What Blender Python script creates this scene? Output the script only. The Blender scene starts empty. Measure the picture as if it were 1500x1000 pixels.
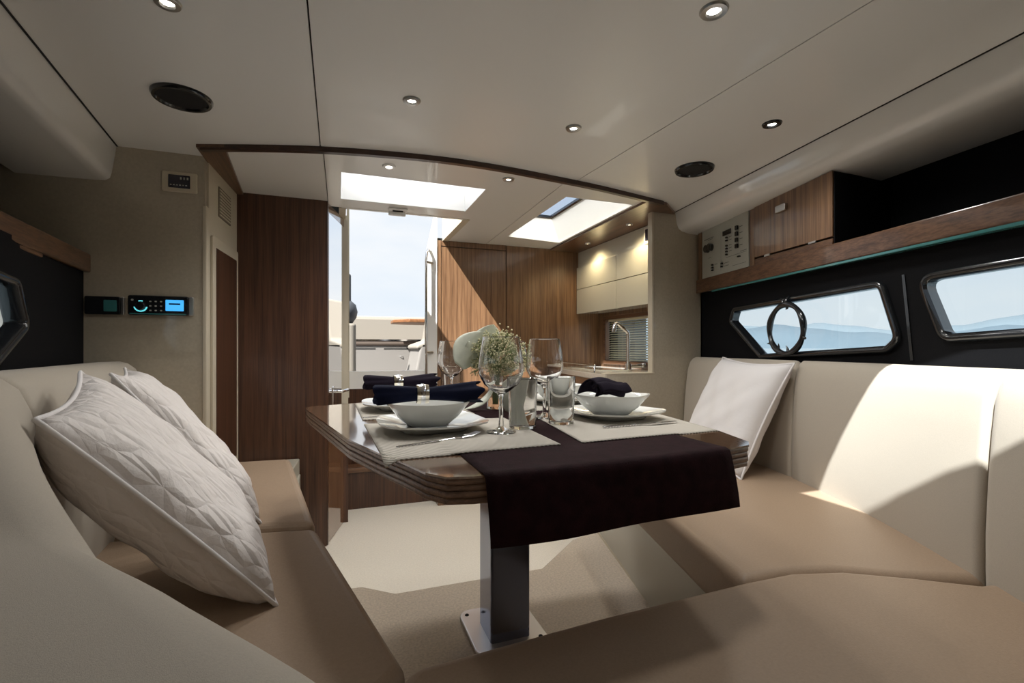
import bpy, bmesh, math, random
from mathutils import Vector, Matrix
random.seed(7)
R = math.radians
S = bpy.context.scene
C = S.collection

# ------------------------------------------------------------------ camera
# boat axes: x = athwartships (to the right), y = aft, z = up; metres
cam_d = bpy.data.cameras.new('camera'); cam = bpy.data.objects.new('camera', cam_d); C.objects.link(cam)
cam.location = (0, 0, 1.05)
cam.rotation_euler = (R(90), 0, R(-20))
cam_d.sensor_width = 36; cam_d.lens = 36 * 700 / 1500
cam_d.shift_y = 10 / 1500
cam_d.clip_start = 0.01; cam_d.clip_end = 60000
S.camera = cam

# ------------------------------------------------------------------ exposure, world, sun
S.view_settings.view_transform = 'Standard'; S.view_settings.look = 'None'
S.view_settings.exposure = 0.16; S.view_settings.gamma = 1.0; S.view_settings.use_curve_mapping = False

W = bpy.data.worlds.new('sky'); S.world = W; W.use_nodes = True
nt = W.node_tree; nt.nodes.clear()
tc = nt.nodes.new('ShaderNodeTexCoord'); sp = nt.nodes.new('ShaderNodeSeparateXYZ')
nt.links.new(tc.outputs['Generated'], sp.inputs[0])
rp = nt.nodes.new('ShaderNodeValToRGB'); e = rp.color_ramp.elements
e[0].position = 0.0; e[0].color = (.78, .84, .90, 1); e[1].position = .55; e[1].color = (.50, .64, .82, 1)
nt.links.new(sp.outputs['Z'], rp.inputs[0])
mp = nt.nodes.new('ShaderNodeMapping'); mp.inputs['Scale'].default_value = (1, 1, 2.6)
nt.links.new(tc.outputs['Generated'], mp.inputs[0])
nz = nt.nodes.new('ShaderNodeTexNoise'); nz.inputs['Scale'].default_value = 2.2; nz.inputs['Detail'].default_value = 6
nt.links.new(mp.outputs[0], nz.inputs['Vector'])
cr = nt.nodes.new('ShaderNodeValToRGB'); cr.color_ramp.elements[0].position = .36; cr.color_ramp.elements[1].position = .62
nt.links.new(nz.outputs['Fac'], cr.inputs[0])
mx = nt.nodes.new('ShaderNodeMixRGB'); mx.inputs[2].default_value = (.86, .88, .90, 1)
nt.links.new(cr.outputs[0], mx.inputs[0]); nt.links.new(rp.outputs[0], mx.inputs[1])
bg = nt.nodes.new('ShaderNodeBackground'); bg.inputs[1].default_value = 1.0
ou = nt.nodes.new('ShaderNodeOutputWorld')
nt.links.new(mx.outputs[0], bg.inputs[0]); nt.links.new(bg.outputs[0], ou.inputs[0])

SUN_DIR = Vector((1.0, .74, -1.42))
sun_d = bpy.data.lights.new('sun', 'SUN'); sun = bpy.data.objects.new('sun', sun_d); C.objects.link(sun)
sun_d.energy = 14.5; sun_d.angle = R(.6); sun_d.color = (1, .96, .89)
sun.rotation_euler = SUN_DIR.to_track_quat('-Z', 'Y').to_euler()
sun.location = (-5, -5, 8)
LAMP_W = 10.5            # each ceiling downlight

# ------------------------------------------------------------------ materials
def _bsdf(name):
    m = bpy.data.materials.new(name); m.use_nodes = True
    return m, m.node_tree, m.node_tree.nodes['Principled BSDF']
def mat(name, col, rough=.5, metal=0, coat=0, bump=0, bscale=300, var=0, vscale=6, ior=1.45, sheen=0, spec=.5):
    m, t, b = _bsdf(name)
    b.inputs['Base Color'].default_value = (*col, 1); b.inputs['Roughness'].default_value = rough
    b.inputs['Metallic'].default_value = metal; b.inputs['Coat Weight'].default_value = coat
    b.inputs['Coat Roughness'].default_value = .04; b.inputs['IOR'].default_value = ior
    b.inputs['Sheen Weight'].default_value = sheen; b.inputs['Specular IOR Level'].default_value = spec
    c = t.nodes.new('ShaderNodeTexCoord')
    if bump:
        n = t.nodes.new('ShaderNodeTexNoise'); n.inputs['Scale'].default_value = bscale; n.inputs['Detail'].default_value = 3
        t.links.new(c.outputs['Object'], n.inputs['Vector'])
        bp = t.nodes.new('ShaderNodeBump'); bp.inputs['Strength'].default_value = bump; bp.inputs['Distance'].default_value = .002
        t.links.new(n.outputs['Fac'], bp.inputs['Height']); t.links.new(bp.outputs[0], b.inputs['Normal'])
    if var:
        n = t.nodes.new('ShaderNodeTexNoise'); n.inputs['Scale'].default_value = vscale; n.inputs['Detail'].default_value = 5
        t.links.new(c.outputs['Object'], n.inputs['Vector'])
        r = t.nodes.new('ShaderNodeValToRGB')
        r.color_ramp.elements[0].position = .3; r.color_ramp.elements[1].position = .7
        r.color_ramp.elements[0].color = (*[x * (1 - var) for x in col], 1)
        r.color_ramp.elements[1].color = (*[min(1, x * (1 + var)) for x in col], 1)
        t.links.new(n.outputs['Fac'], r.inputs[0]); t.links.new(r.outputs[0], b.inputs['Base Color'])
    return m
def wood(name, dark, light, axis='Z', rough=.3, coat=.3, freq=55, coat_ior=1.5):
    m, t, b = _bsdf(name)
    c = t.nodes.new('ShaderNodeTexCoord'); mp = t.nodes.new('ShaderNodeMapping')
    sc = {'X': (1.2, freq, freq), 'Y': (freq, 1.2, freq), 'Z': (freq, freq, 1.2)}[axis]
    mp.inputs['Scale'].default_value = sc
    t.links.new(c.outputs['Object'], mp.inputs[0])
    n = t.nodes.new('ShaderNodeTexNoise'); n.inputs['Scale'].default_value = 1; n.inputs['Detail'].default_value = 5; n.inputs['Roughness'].default_value = .6
    t.links.new(mp.outputs[0], n.inputs['Vector'])
    n2 = t.nodes.new('ShaderNodeTexNoise'); n2.inputs['Scale'].default_value = 4; n2.inputs['Detail'].default_value = 2
    t.links.new(mp.outputs[0], n2.inputs['Vector'])
    ad = t.nodes.new('ShaderNodeMath'); ad.operation = 'MULTIPLY_ADD'; ad.inputs[1].default_value = .4
    t.links.new(n2.outputs['Fac'], ad.inputs[0]); t.links.new(n.outputs['Fac'], ad.inputs[2])
    r = t.nodes.new('ShaderNodeValToRGB')
    r.color_ramp.elements[0].position = .48; r.color_ramp.elements[1].position = .88
    r.color_ramp.elements[0].color = (*dark, 1); r.color_ramp.elements[1].color = (*light, 1)
    t.links.new(ad.outputs[0], r.inputs[0]); t.links.new(r.outputs[0], b.inputs['Base Color'])
    b.inputs['Roughness'].default_value = rough; b.inputs['Coat Weight'].default_value = coat
    b.inputs['Coat Roughness'].default_value = .06; b.inputs['Coat IOR'].default_value = coat_ior
    return m
def stripes(name, col, scale, strength, direction='X', rough=.7, var=.12):
    m, t, b = _bsdf(name)
    c = t.nodes.new('ShaderNodeTexCoord')
    w = t.nodes.new('ShaderNodeTexWave'); w.bands_direction = direction; w.inputs['Scale'].default_value = scale
    w.inputs['Distortion'].default_value = .4
    t.links.new(c.outputs['Object'], w.inputs['Vector'])
    r = t.nodes.new('ShaderNodeValToRGB')
    r.color_ramp.elements[0].color = (*[x * (1 - var) for x in col], 1); r.color_ramp.elements[1].color = (*[min(1, x * (1 + var)) for x in col], 1)
    t.links.new(w.outputs['Fac'], r.inputs[0]); t.links.new(r.outputs[0], b.inputs['Base Color'])
    bp = t.nodes.new('ShaderNodeBump'); bp.inputs['Strength'].default_value = strength; bp.inputs['Distance'].default_value = .002
    t.links.new(w.outputs['Fac'], bp.inputs['Height']); t.links.new(bp.outputs[0], b.inputs['Normal'])
    b.inputs['Roughness'].default_value = rough
    return m
def quilt(name, col):
    m, t, b = _bsdf(name)
    c = t.nodes.new('ShaderNodeTexCoord')
    v = t.nodes.new('ShaderNodeTexVoronoi'); v.feature = 'DISTANCE_TO_EDGE'; v.inputs['Scale'].default_value = 34
    n = t.nodes.new('ShaderNodeTexNoise'); n.inputs['Scale'].default_value = 60; n.inputs['Detail'].default_value = 3
    mpp = t.nodes.new('ShaderNodeMapping'); mpp.inputs['Scale'].default_value = (1, .45, 1); mpp.inputs['Rotation'].default_value = (0, 0, .5)
    t.links.new(c.outputs['Object'], mpp.inputs[0]); t.links.new(mpp.outputs[0], v.inputs['Vector']); t.links.new(c.outputs['Object'], n.inputs['Vector'])
    a = t.nodes.new('ShaderNodeMath'); a.operation = 'MULTIPLY_ADD'; a.inputs[1].default_value = .25
    t.links.new(n.outputs['Fac'], a.inputs[0]); t.links.new(v.outputs['Distance'], a.inputs[2])
    bp = t.nodes.new('ShaderNodeBump'); bp.inputs['Strength'].default_value = .9; bp.inputs['Distance'].default_value = .012
    t.links.new(a.outputs[0], bp.inputs['Height']); t.links.new(bp.outputs[0], b.inputs['Normal'])
    b.inputs['Base Color'].default_value = (*col, 1); b.inputs['Roughness'].default_value = .8
    return m
def emit(name, col, st):
    m, t, b = _bsdf(name)
    b.inputs['Base Color'].default_value = (*col, 1)
    b.inputs['Emission Color'].default_value = (*col, 1); b.inputs['Emission Strength'].default_value = st
    return m
def pane_glass(name, tint=(.9, .95, .95), ior=1.45):
    m = bpy.data.materials.new(name); m.use_nodes = True; t = m.node_tree; t.nodes.clear()
    tr = t.nodes.new('ShaderNodeBsdfTransparent'); tr.inputs[0].default_value = (*tint, 1)
    gl = t.nodes.new('ShaderNodeBsdfGlossy'); gl.inputs['Roughness'].default_value = .02
    fr = t.nodes.new('ShaderNodeFresnel'); fr.inputs[0].default_value = ior
    mm = t.nodes.new('ShaderNodeMixShader'); o = t.nodes.new('ShaderNodeOutputMaterial')
    ge = t.nodes.new('ShaderNodeNewGeometry'); iv = t.nodes.new('ShaderNodeMath'); iv.operation = 'SUBTRACT'; iv.inputs[0].default_value = 1; t.links.new(ge.outputs['Backfacing'], iv.inputs[1])
    mu = t.nodes.new('ShaderNodeMath'); mu.operation = 'MULTIPLY'; t.links.new(fr.outputs[0], mu.inputs[0]); t.links.new(iv.outputs[0], mu.inputs[1])
    t.links.new(mu.outputs[0], mm.inputs[0]); t.links.new(tr.outputs[0], mm.inputs[1]); t.links.new(gl.outputs[0], mm.inputs[2]); t.links.new(mm.outputs[0], o.inputs[0])
    return m
def frosted_pane(name):
    m = bpy.data.materials.new(name); m.use_nodes = True; t = m.node_tree; t.nodes.clear()
    tl = t.nodes.new('ShaderNodeBsdfTranslucent'); tl.inputs[0].default_value = (.9, .92, .95, 1); o = t.nodes.new('ShaderNodeOutputMaterial')
    t.links.new(tl.outputs[0], o.inputs[0]); return m
def translucent_glow(name):  # skylight well walls made translucent so outside sun makes them glow
    m = bpy.data.materials.new(name); m.use_nodes = True; t = m.node_tree; t.nodes.clear()
    tl = t.nodes.new('ShaderNodeBsdfTranslucent'); tl.inputs[0].default_value = (.92, .92, .90, 1); df = t.nodes.new('ShaderNodeBsdfDiffuse'); df.inputs[0].default_value = (.9, .9, .88, 1)
    mm = t.nodes.new('ShaderNodeMixShader'); mm.inputs[0].default_value = .5; o = t.nodes.new('ShaderNodeOutputMaterial')
    t.links.new(df.outputs[0], mm.inputs[1]); t.links.new(tl.outputs[0], mm.inputs[2]); t.links.new(mm.outputs[0], o.inputs[0]); return m
def clear_glass(name):
    m, t, b = _bsdf(name)
    b.inputs['Base Color'].default_value = (1, 1, 1, 1); b.inputs['Roughness'].default_value = 0
    b.inputs['Transmission Weight'].default_value = 1; b.inputs['IOR'].default_value = 1.45
    return m

M = dict(
    white=mat('white_gelcoat_panel', (.82, .815, .795), .32, coat=.25),
    bright=mat('bright_white_gelcoat', (.88, .87, .85), .3, coat=.3),
    gloss_white=mat('polished_white_gelcoat', (.80, .795, .775), .22, coat=1.0, ior=1.5),
    cream=mat('cream_laminate', (.55, .49, .38), .45),
    dark_gap=mat('dark_backing', (.02, .02, .02), .9),
    wall_fabric=mat('olive_beige_bulkhead', (.44, .385, .295), .42, coat=1.0, bump=.15, bscale=420, var=.06, vscale=90),
    black=mat('black_vinyl_lining', (.005, .005, .006), .75, bump=.2, bscale=250, spec=.15),
    black_gloss=mat('black_gloss_frame', (.012, .013, .015), .18, coat=.6),
    black_mesh=mat('black_speaker_mesh', (.006, .006, .007), .6, bump=.6, bscale=900),
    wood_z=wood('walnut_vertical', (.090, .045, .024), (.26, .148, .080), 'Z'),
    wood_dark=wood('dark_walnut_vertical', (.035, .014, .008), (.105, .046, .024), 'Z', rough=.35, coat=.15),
    trim_wood=wood('dark_trim_wood', (.020, .008, .005), (.06, .026, .014), 'X', coat=.1),
    wood_x=wood('walnut_crosswise', (.075, .030, .013), (.20, .095, .045), 'X'),
    wood_y=wood('walnut_lengthwise', (.060, .026, .013), (.165, .082, .042), 'Y'),
    wood_top=wood('table_top_veneer', (.12, .062, .034), (.26, .155, .095), 'Y', rough=.12, coat=1.0, freq=70, coat_ior=2.0),
    ply=wood('table_edge_layers', (.085, .046, .030), (.24, .140, .090), 'X', rough=.35, coat=.2, freq=110),
    gloss_door=wood('polished_door_veneer', (.10, .045, .02), (.26, .13, .065), 'Z', rough=.10, coat=1.0),
    carpet=mat('beige_carpet', (.56, .47, .37), .95, bump=1.0, bscale=260, var=.16, vscale=120, sheen=.2),
    carpet_lit=mat('carpet_painted_lit', (.78, .72, .62), .95, bump=.7, bscale=260, var=.06, vscale=120),  # saloon carpet again, with daylight painted into a lighter colour
    seat=mat('tan_leather', (.38, .275, .19), .48, bump=.25, bscale=380, var=.05, vscale=200),
    back=mat('beige_weave', (.455, .40, .325), .75, bump=.3, bscale=1500, var=.07, vscale=600, sheen=.2),
    base=mat('sofa_base_laminate', (.47, .445, .37), .35, coat=.2),
    pillow=quilt('white_quilted_cotton', (.74, .69, .66)),
    pillow_smooth=mat('white_cotton', (.74, .71, .70), .85, bump=.35, bscale=60),
    steel=mat('polished_steel', (.80, .80, .82), .08, 1),
    steel_dark=mat('dark_polished_steel', (.20, .22, .30), .12, 1), plate_steel=mat('satin_base_steel', (.82, .82, .84), .35, .6),
    brushed=mat('brushed_nickel', (.55, .54, .52), .28, 1),
    lacquer=mat('white_gloss_lacquer', (.72, .72, .64), .12, coat=.8),
    counter=mat('stone_worktop', (.62, .58, .50), .2, coat=.3, var=.08, vscale=80),
    panel_grey=mat('switch_panel_face', (.42, .42, .37), .4),
    print_dark=mat('panel_print', (.10, .10, .09), .5),
    porcelain=mat('white_porcelain', (.80, .80, .76), .10, coat=.6),
    navy=mat('navy_linen', (.007, .009, .026), .85, bump=.5, bscale=500, spec=.12),
    aubergine=mat('aubergine_linen', (.012, .008, .016), .85, bump=.5, bscale=500, spec=.12),
    runner=mat('dark_brown_runner', (.020, .0065, .008), .85, bump=.6, bscale=420, var=.3, vscale=40, spec=.12),
    mat_=stripes('woven_straw_mat', (.60, .55, .47), 64, 1.0, 'DIAGONAL', var=.28),
    glass=clear_glass('drinking_glass'),
    tint=pane_glass('tinted_pane', (.88, .92, .93)),
    hatch_glass=pane_glass('hatch_pane', (.86, .90, .94), 1.25), sky_glass=pane_glass('blue_skylight_pane', (.86, .90, .95), 1.2), frosted=frosted_pane('frosted_hatch_pane'), glow_well=translucent_glow('translucent_glow_well'), mirror=mat('door_mirror', (.92, .92, .92), .03, 1),
    mirrorish=mat('napkin_ring_metal', (.85, .80, .68), .08, 1),
    leaf=mat('pale_green_petal', (.72, .74, .62), .45, var=.12, vscale=25),
    stem=mat('green_stem', (.16, .22, .07), .5),
    sprig=mat('cream_blossom', (.62, .58, .36), .7, var=.3, vscale=60),
    lamp=emit('lamp_lens', (1, .95, .85), 18),
    lamp_warm=emit('warm_lamp_lens', (1, .82, .5), 14),
    lcd=emit('blue_display', (.05, .35, .75), 1.1), led=emit('cyan_indicator', (.15, .75, .85), .8),
    lcd_dark=mat('dark_display', (.01, .01, .025), .15, coat=.5),
    vent_dark=mat('vent_recess', (.16, .13, .09), .6),
    ivory=mat('ivory_plastic', (.58, .51, .38), .4),
    teak=wood('teak_deck_wood', (.13, .05, .018), (.22, .095, .035), 'Y', rough=.5, coat=.1),
    grey_vinyl=mat('grey_helm_vinyl', (.06, .065, .075), .5),
    outdoor=mat('outdoor_cushion', (.24, .22, .19), .7, bump=.2), taupe=mat('taupe_cushion', (.11, .085, .07), .7),
    teal=mat('teal_glass_edge', (.05, .20, .20), .1, coat=.6),
    slat=mat('aluminium_slat', (.60, .56, .42), .4),
    deck=mat('cockpit_gelcoat', (.21, .20, .19), .4),
    sea=mat('sea_water', (.16, .20, .23), .25, bump=.4, bscale=.6),
    hill_near=mat('hill_painted_haze', (.085, .118, .150), 1, var=.05, vscale=.002), hill_far=mat('far_hill_painted_haze', (.125, .16, .192), 1, var=.04, vscale=.002),  # distance haze is put into both hill colours
)

# ------------------------------------------------------------------ helpers
def link(name, me, m, parent=None):
    o = bpy.data.objects.new(name, me); C.objects.link(o)
    if m: me.materials.append(M[m])
    if parent: o.parent = parent
    return o
def from_bm(name, bm, m, parent=None, smooth=False):
    bmesh.ops.recalc_face_normals(bm, faces=bm.faces)
    me = bpy.data.meshes.new(name); bm.to_mesh(me); bm.free()
    if smooth: me.shade_smooth() if hasattr(me, 'shade_smooth') else me.polygons.foreach_set('use_smooth', [True] * len(me.polygons))
    return link(name, me, m, parent)
def smooth_angle(o, ang=40):
    me = o.data
    me.polygons.foreach_set('use_smooth', [True] * len(me.polygons))
    bm = bmesh.new(); bm.from_mesh(me)
    for ed in bm.edges:
        ed.smooth = len(ed.link_faces) == 2 and ed.calc_face_angle(0) < R(ang)
    bm.to_mesh(me); bm.free(); me.update()
    return o
def thing(name, label, cat, loc=(0, 0, 0), group=None):
    o = bpy.data.objects.new(name, None); C.objects.link(o); o.location = loc; o.empty_display_size = .05
    return tag(o, label, cat, group)
def tag(o, label, cat, group=None):
    o['label'] = label; o['category'] = cat
    if group: o['group'] = group
    return o
def struct(o, label=None):
    o['kind'] = 'structure'
    if label: o['label'] = label
    return o
def prism(name, poly, lo, hi, m, parent=None, fn=None, bevel=0, seg=3, smooth=True, holes=()):
    """poly in 2D, extruded lo..hi; fn maps (a,b,h)->xyz (default plan view: x,y,z)"""
    fn = fn or (lambda a, b, h: (a, b, h))
    bm = bmesh.new()
    if holes:
        es = []
        for lp in (poly, *holes):
            vs = [bm.verts.new((a, b, 0)) for a, b in lp]
            es += [bm.edges.new((vs[i], vs[(i + 1) % len(vs)])) for i in range(len(vs))]
        bmesh.ops.triangle_fill(bm, edges=es, use_beauty=True, use_dissolve=False)
    else:
        bm.faces.new([bm.verts.new((a, b, 0)) for a, b in poly])
    ex = bmesh.ops.extrude_face_region(bm, geom=bm.faces[:])
    top = {v for v in ex['geom'] if isinstance(v, bmesh.types.BMVert)}
    for v in bm.verts:
        v.co = fn(v.co.x, v.co.y, hi if v in top else lo)
    if bevel:
        bmesh.ops.recalc_face_normals(bm, faces=bm.faces)
        es = [ed for ed in bm.edges if len(ed.link_faces) == 2 and ed.calc_face_angle(0) > R(25)]
        bmesh.ops.bevel(bm, geom=es, offset=bevel, segments=seg, profile=.5, affect='EDGES', clamp_overlap=True)
    o = from_bm(name, bm, m, parent)
    if bevel and smooth:
        smooth_angle(o, 50)
        ar = sorted(p.area for p in o.data.polygons); md = ar[len(ar) // 2]
        for p in o.data.polygons:
            if len(p.vertices) > 4 or p.area > 8 * md: p.use_smooth = False
    return o
def box(name, lo, hi, m, parent=None, bevel=0, seg=2):
    return prism(name, [(lo[0], lo[1]), (hi[0], lo[1]), (hi[0], hi[1]), (lo[0], hi[1])], lo[2], hi[2], m, parent, bevel=bevel, seg=seg)
def UZ(a, b, h): return (a, h, b)          # 2D = (x, z), extruded along y
def lathe(name, prof, m, parent=None, loc=(0, 0, 0), n=40, shape=None, caps=False):
    """prof: closed or open list of (r, z); shape(theta, r, z)->(r, z)"""
    bm = bmesh.new(); rings = []
    for r, z in prof:
        ring = []
        for i in range(n):
            th = 2 * math.pi * i / n
            rr, zz = shape(th, r, z) if shape else (r, z)
            ring.append(bm.verts.new((loc[0] + rr * math.cos(th), loc[1] + rr * math.sin(th), loc[2] + zz)))
        rings.append(ring)
    for a, b in zip(rings, rings[1:]):
        for i in range(n):
            j = (i + 1) % n
            bm.faces.new((a[i], a[j], b[j], b[i]))
    if caps:
        bm.faces.new(rings[0]); bm.faces.new(rings[-1])
    bmesh.ops.remove_doubles(bm, verts=bm.verts, dist=1e-6)
    o = from_bm(name, bm, m, parent); smooth_angle(o, 45); return o
def tube(name, pts, rad, m, parent=None, n=12, closed=False):
    pts = [Vector(p) for p in pts]; N = len(pts)
    rads = rad if isinstance(rad, (list, tuple)) else [rad] * N
    bm = bmesh.new(); rings = []; up = None
    for i, p in enumerate(pts):
        a = pts[(i - 1) % N] if (i or closed) else p; b = pts[(i + 1) % N] if (i < N - 1 or closed) else p
        t = (b - a).normalized()
        if up is None:
            up = Vector((0, 0, 1)) if abs(t.z) < .9 else Vector((1, 0, 0))
        s = t.cross(up).normalized(); up = s.cross(t).normalized()
        rings.append([bm.verts.new(p + (s * math.cos(2 * math.pi * k / n) + up * math.sin(2 * math.pi * k / n)) * rads[i]) for k in range(n)])
    for a, b in (list(zip(rings, rings[1:])) + ([(rings[-1], rings[0])] if closed else [])):
        for k in range(n):
            bm.faces.new((a[k], a[(k + 1) % n], b[(k + 1) % n], b[k]))
    if not closed:
        bm.faces.new(rings[0]); bm.faces.new(rings[-1])
    o = from_bm(name, bm, m, parent); smooth_angle(o, 60); return o
def resample(pts, step):
    out = []; P = [Vector((*p, 0)) for p in pts]
    # Catmull-Rom then arc length
    dense = []
    for i in range(len(P) - 1):
        p0 = P[max(0, i - 1)]; p1 = P[i]; p2 = P[i + 1]; p3 = P[min(len(P) - 1, i + 2)]
        for k in range(16):
            t = k / 16
            dense.append(.5 * ((2 * p1) + (p2 - p0) * t + (2 * p0 - 5 * p1 + 4 * p2 - p3) * t * t + (3 * p1 - p0 - 3 * p2 + p3) * t ** 3))
    dense.append(P[-1])
    L = [0]
    for a, b in zip(dense, dense[1:]): L.append(L[-1] + (b - a).length)
    n = max(2, int(L[-1] / step)); j = 0
    for i in range(n + 1):
        s = L[-1] * i / n
        while j < len(L) - 2 and L[j + 1] < s: j += 1
        f = (s - L[j]) / max(1e-9, L[j + 1] - L[j])
        out.append(dense[j].lerp(dense[j + 1], f))
    return out
def arc_rect(x0, y0, x1, y1, r, n=5):
    pts = []
    for cx, cy, a0 in ((x1 - r, y0 + r, -90), (x1 - r, y1 - r, 0), (x0 + r, y1 - r, 90), (x0 + r, y0 + r, 180)):
        for k in range(n + 1):
            a = R(a0 + 90 * k / n); pts.append((cx + r * math.cos(a), cy + r * math.sin(a)))
    return pts
def round_poly(poly, r, n=5):
    out = []; N = len(poly); rs = r if isinstance(r, (list, tuple)) else [r] * N
    for i in range(N):
        p = Vector(poly[i]); a = Vector(poly[i - 1]) - p; b = Vector(poly[(i + 1) % N]) - p
        if rs[i] <= 0: out.append(tuple(p)); continue
        ang = a.angle(b); d = min(rs[i] / math.tan(ang / 2), a.length * .45, b.length * .45)
        p0 = p + a.normalized() * d; p1 = p + b.normalized() * d
        for k in range(n + 1):
            t = k / n; out.append(tuple(p0 * (1 - t) ** 2 + p * 2 * t * (1 - t) + p1 * t * t))
    return out
def copy_thing(o, loc=None, rotz=None, label=None):
    c = o.copy(); C.objects.link(c)
    if loc is not None: c.location = loc
    if rotz is not None: c.rotation_euler = (0, 0, rotz)
    if label: c['label'] = label
    for ch in o.children:
        k = ch.copy(); C.objects.link(k); k.parent = c
        if ch.type == 'LIGHT': k.data = ch.data
        for g in ch.children:
            q = g.copy(); C.objects.link(q); q.parent = k
    return c

# hull side planes: x = a + b*y
def hull_r(y): return 1.556 + .233 * y
def hull_l(y): return -.62 - .14 * y
def shelf_r(y): return 1.512 + .233 * y
def shelf_l(y): return -.69 - .10 * y
ZC = 1.87                      # cabin ceiling
YB, YW, YA = 2.37, 2.85, 3.60  # saloon bulkhead, wood panel, companionway wall
BOW = -.45

# ================================================================== STRUCTURE
# ---- floors
fl = prism('floor', [(-.9, BOW), (1.6, BOW), (1.6, 2.33), (1.27, 2.20), (1.095, 2.13), (.83, 1.90), (.21, 1.90), (.09, 2.0), (-.9, 2.05)], .02, .10, 'carpet', bevel=.008, seg=2)
struct(fl, 'beige carpet on the raised saloon floor')
fg = box('floor_galley', (-.6, 1.8, -.10), (2.2, 3.9, -.05), 'carpet_lit'); struct(fg, 'carpet of the lower galley floor, painted lighter as if lit')

# ---- ceiling: dark backing deck with openings, panels below it
HATCH1 = [(.014, 2.36), (.715, 2.36), (.715, 2.78), (.014, 2.78)]
COMP = [(.04, 2.95), (.75, 2.95), (.75, YA), (.04, YA)]
SKY = [(1.16, 2.33), (1.585, 2.33), (1.615, 3.36), (1.165, 3.30)]
BOWH = [(.60, -.12), (1.185, -.12), (1.175, .60), (.60, .60)]
def grow(p, d):
    cx = sum(a for a, b in p) / len(p); cy = sum(b for a, b in p) / len(p)
    return [(a + (d if a > cx else -d), b + (d if b > cy else -d)) for a, b in p]
ceil = prism('ceiling', [(-1.6, BOW - .1), (2.6, BOW - .1), (2.6, YA - .0), (.75, YA), (.75, 2.95), (.04, 2.95), (.04, YA), (-1.6, YA)], ZC + .02, ZC + .06, 'dark_gap',
             holes=[grow(HATCH1, .012), grow(SKY, .012), grow(BOWH, .012)])
struct(ceil, 'dark deck backing behind the white ceiling panels')
beam = [(-.519, 2.246), (-.377, 2.194), (-.21, 2.140), (-.04, 2.095), (.173, 2.058), (.427, 2.034), (.678, 2.041), (.928, 2.072), (1.251, 2.122), (1.702, 2.222)]
def beam_y(x):
    if x <= beam[0][0]: return beam[0][1]
    for (x0, y0), (x1, y1) in zip(beam, beam[1:]):
        if x <= x1: return y0 + (y1 - y0) * (x - x0) / (x1 - x0)
    return beam[-1][1]
def s2(y): return 1.235 - .065 * y
g = .0022
left_p = [(-1.5, BOW), (-.07 - g, BOW), (-.068 - g, beam_y(-.07))] + [p for p in reversed(beam) if p[0] < -.08] + [(-.53, YB + .01), (-1.5, YB + .01)]
mid_p = [(-.07 + g, BOW), (s2(BOW) - g, BOW), (s2(2.1) - g, beam_y(s2(2.1)))] + [p for p in reversed(beam) if -.06 < p[0] < s2(2.1) - .02] + [(-.068 + g, beam_y(-.068))]
right_p = [(s2(BOW) + g, BOW), (2.5, BOW), (2.5, YB + .01), (1.70, YB + .01), (1.702, 2.222), (1.251, 2.122), (s2(2.1) + g, beam_y(s2(2.1)))]
prism('ceiling_panel', left_p, ZC, ZC + .02, 'white', ceil)
prism('ceiling_panel', mid_p, ZC, ZC + .02, 'white', ceil, holes=[[(.60, -.12), (1.185, -.12), (1.175, .60), (.60, .60)]])
prism('ceiling_panel', right_p, ZC, ZC + .02, 'white', ceil, holes=[])
def by(x): return beam_y(x) + .0
gl = [(-.43, by(-.43)), (-.21, by(-.21)), (-.058 - g, by(-.058)), (-.053 - g, YW), (-.47, YW)]
gm = [(-.058 + g, by(-.058)), (.173, by(.173)), (.427, by(.427)), (.678, by(.678)), (.928, by(.928)), (1.053 - g, by(1.05)), (1.095 - g, YA), (.75, YA), (.75, 2.95), (.04, 2.95), (-.053 + g, 2.95)]
gr = [(1.053 + g, by(1.05)), (1.251, by(1.25)), (1.60, by(1.6)), (1.645, YA), (1.095 + g, YA)]
prism('ceiling_panel', gl, ZC, ZC + .02, 'white', ceil)
prism('ceiling_panel', gm, ZC, ZC + .02, 'white', ceil, holes=[HATCH1])
prism('ceiling_panel', gr, ZC, ZC + .02, 'white', ceil, holes=[SKY])

# curved wooden ceiling trim and the side fillets
bm = bmesh.new(); tw, z0, z1 = .012, ZC - .022, ZC + .004
rows = []
bp = resample(beam, .05)
for i, p in enumerate(bp):
    t = (bp[min(i + 1, len(bp) - 1)] - bp[max(i - 1, 0)]).normalized(); nn = Vector((-t.y, t.x, 0))
    rows.append([bm.verts.new((*(p + nn * k).xy, z)) for k, z in ((-tw, z0), (tw, z0), (tw, z1), (-tw, z1))])
for a, b in zip(rows, rows[1:]):
    for k in range(4): bm.faces.new((a[k], a[(k + 1) % 4], b[(k + 1) % 4], b[k]))
bm.faces.new(rows[0]); bm.faces.new(rows[-1])
struct(from_bm('trim_1', bm, 'trim_wood'), 'curved dark wooden trim across the white ceiling')
struct(prism('trim_2', [(-.536, 2.236), (-.43, 2.20), (-.47, 2.86), (-.53, 2.86)], ZC - .012, ZC + .006, 'wood_y'), 'wooden ceiling fillet over the vent panel')
sof = struct(prism('trim_3', [(1.60, 2.19), (1.74, 2.23), (1.90, 2.36), (1.92, YA), (1.645, YA)], ZC - .014, ZC + .006, 'wood_y'), 'wooden ceiling soffit above the galley cupboards')

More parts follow.
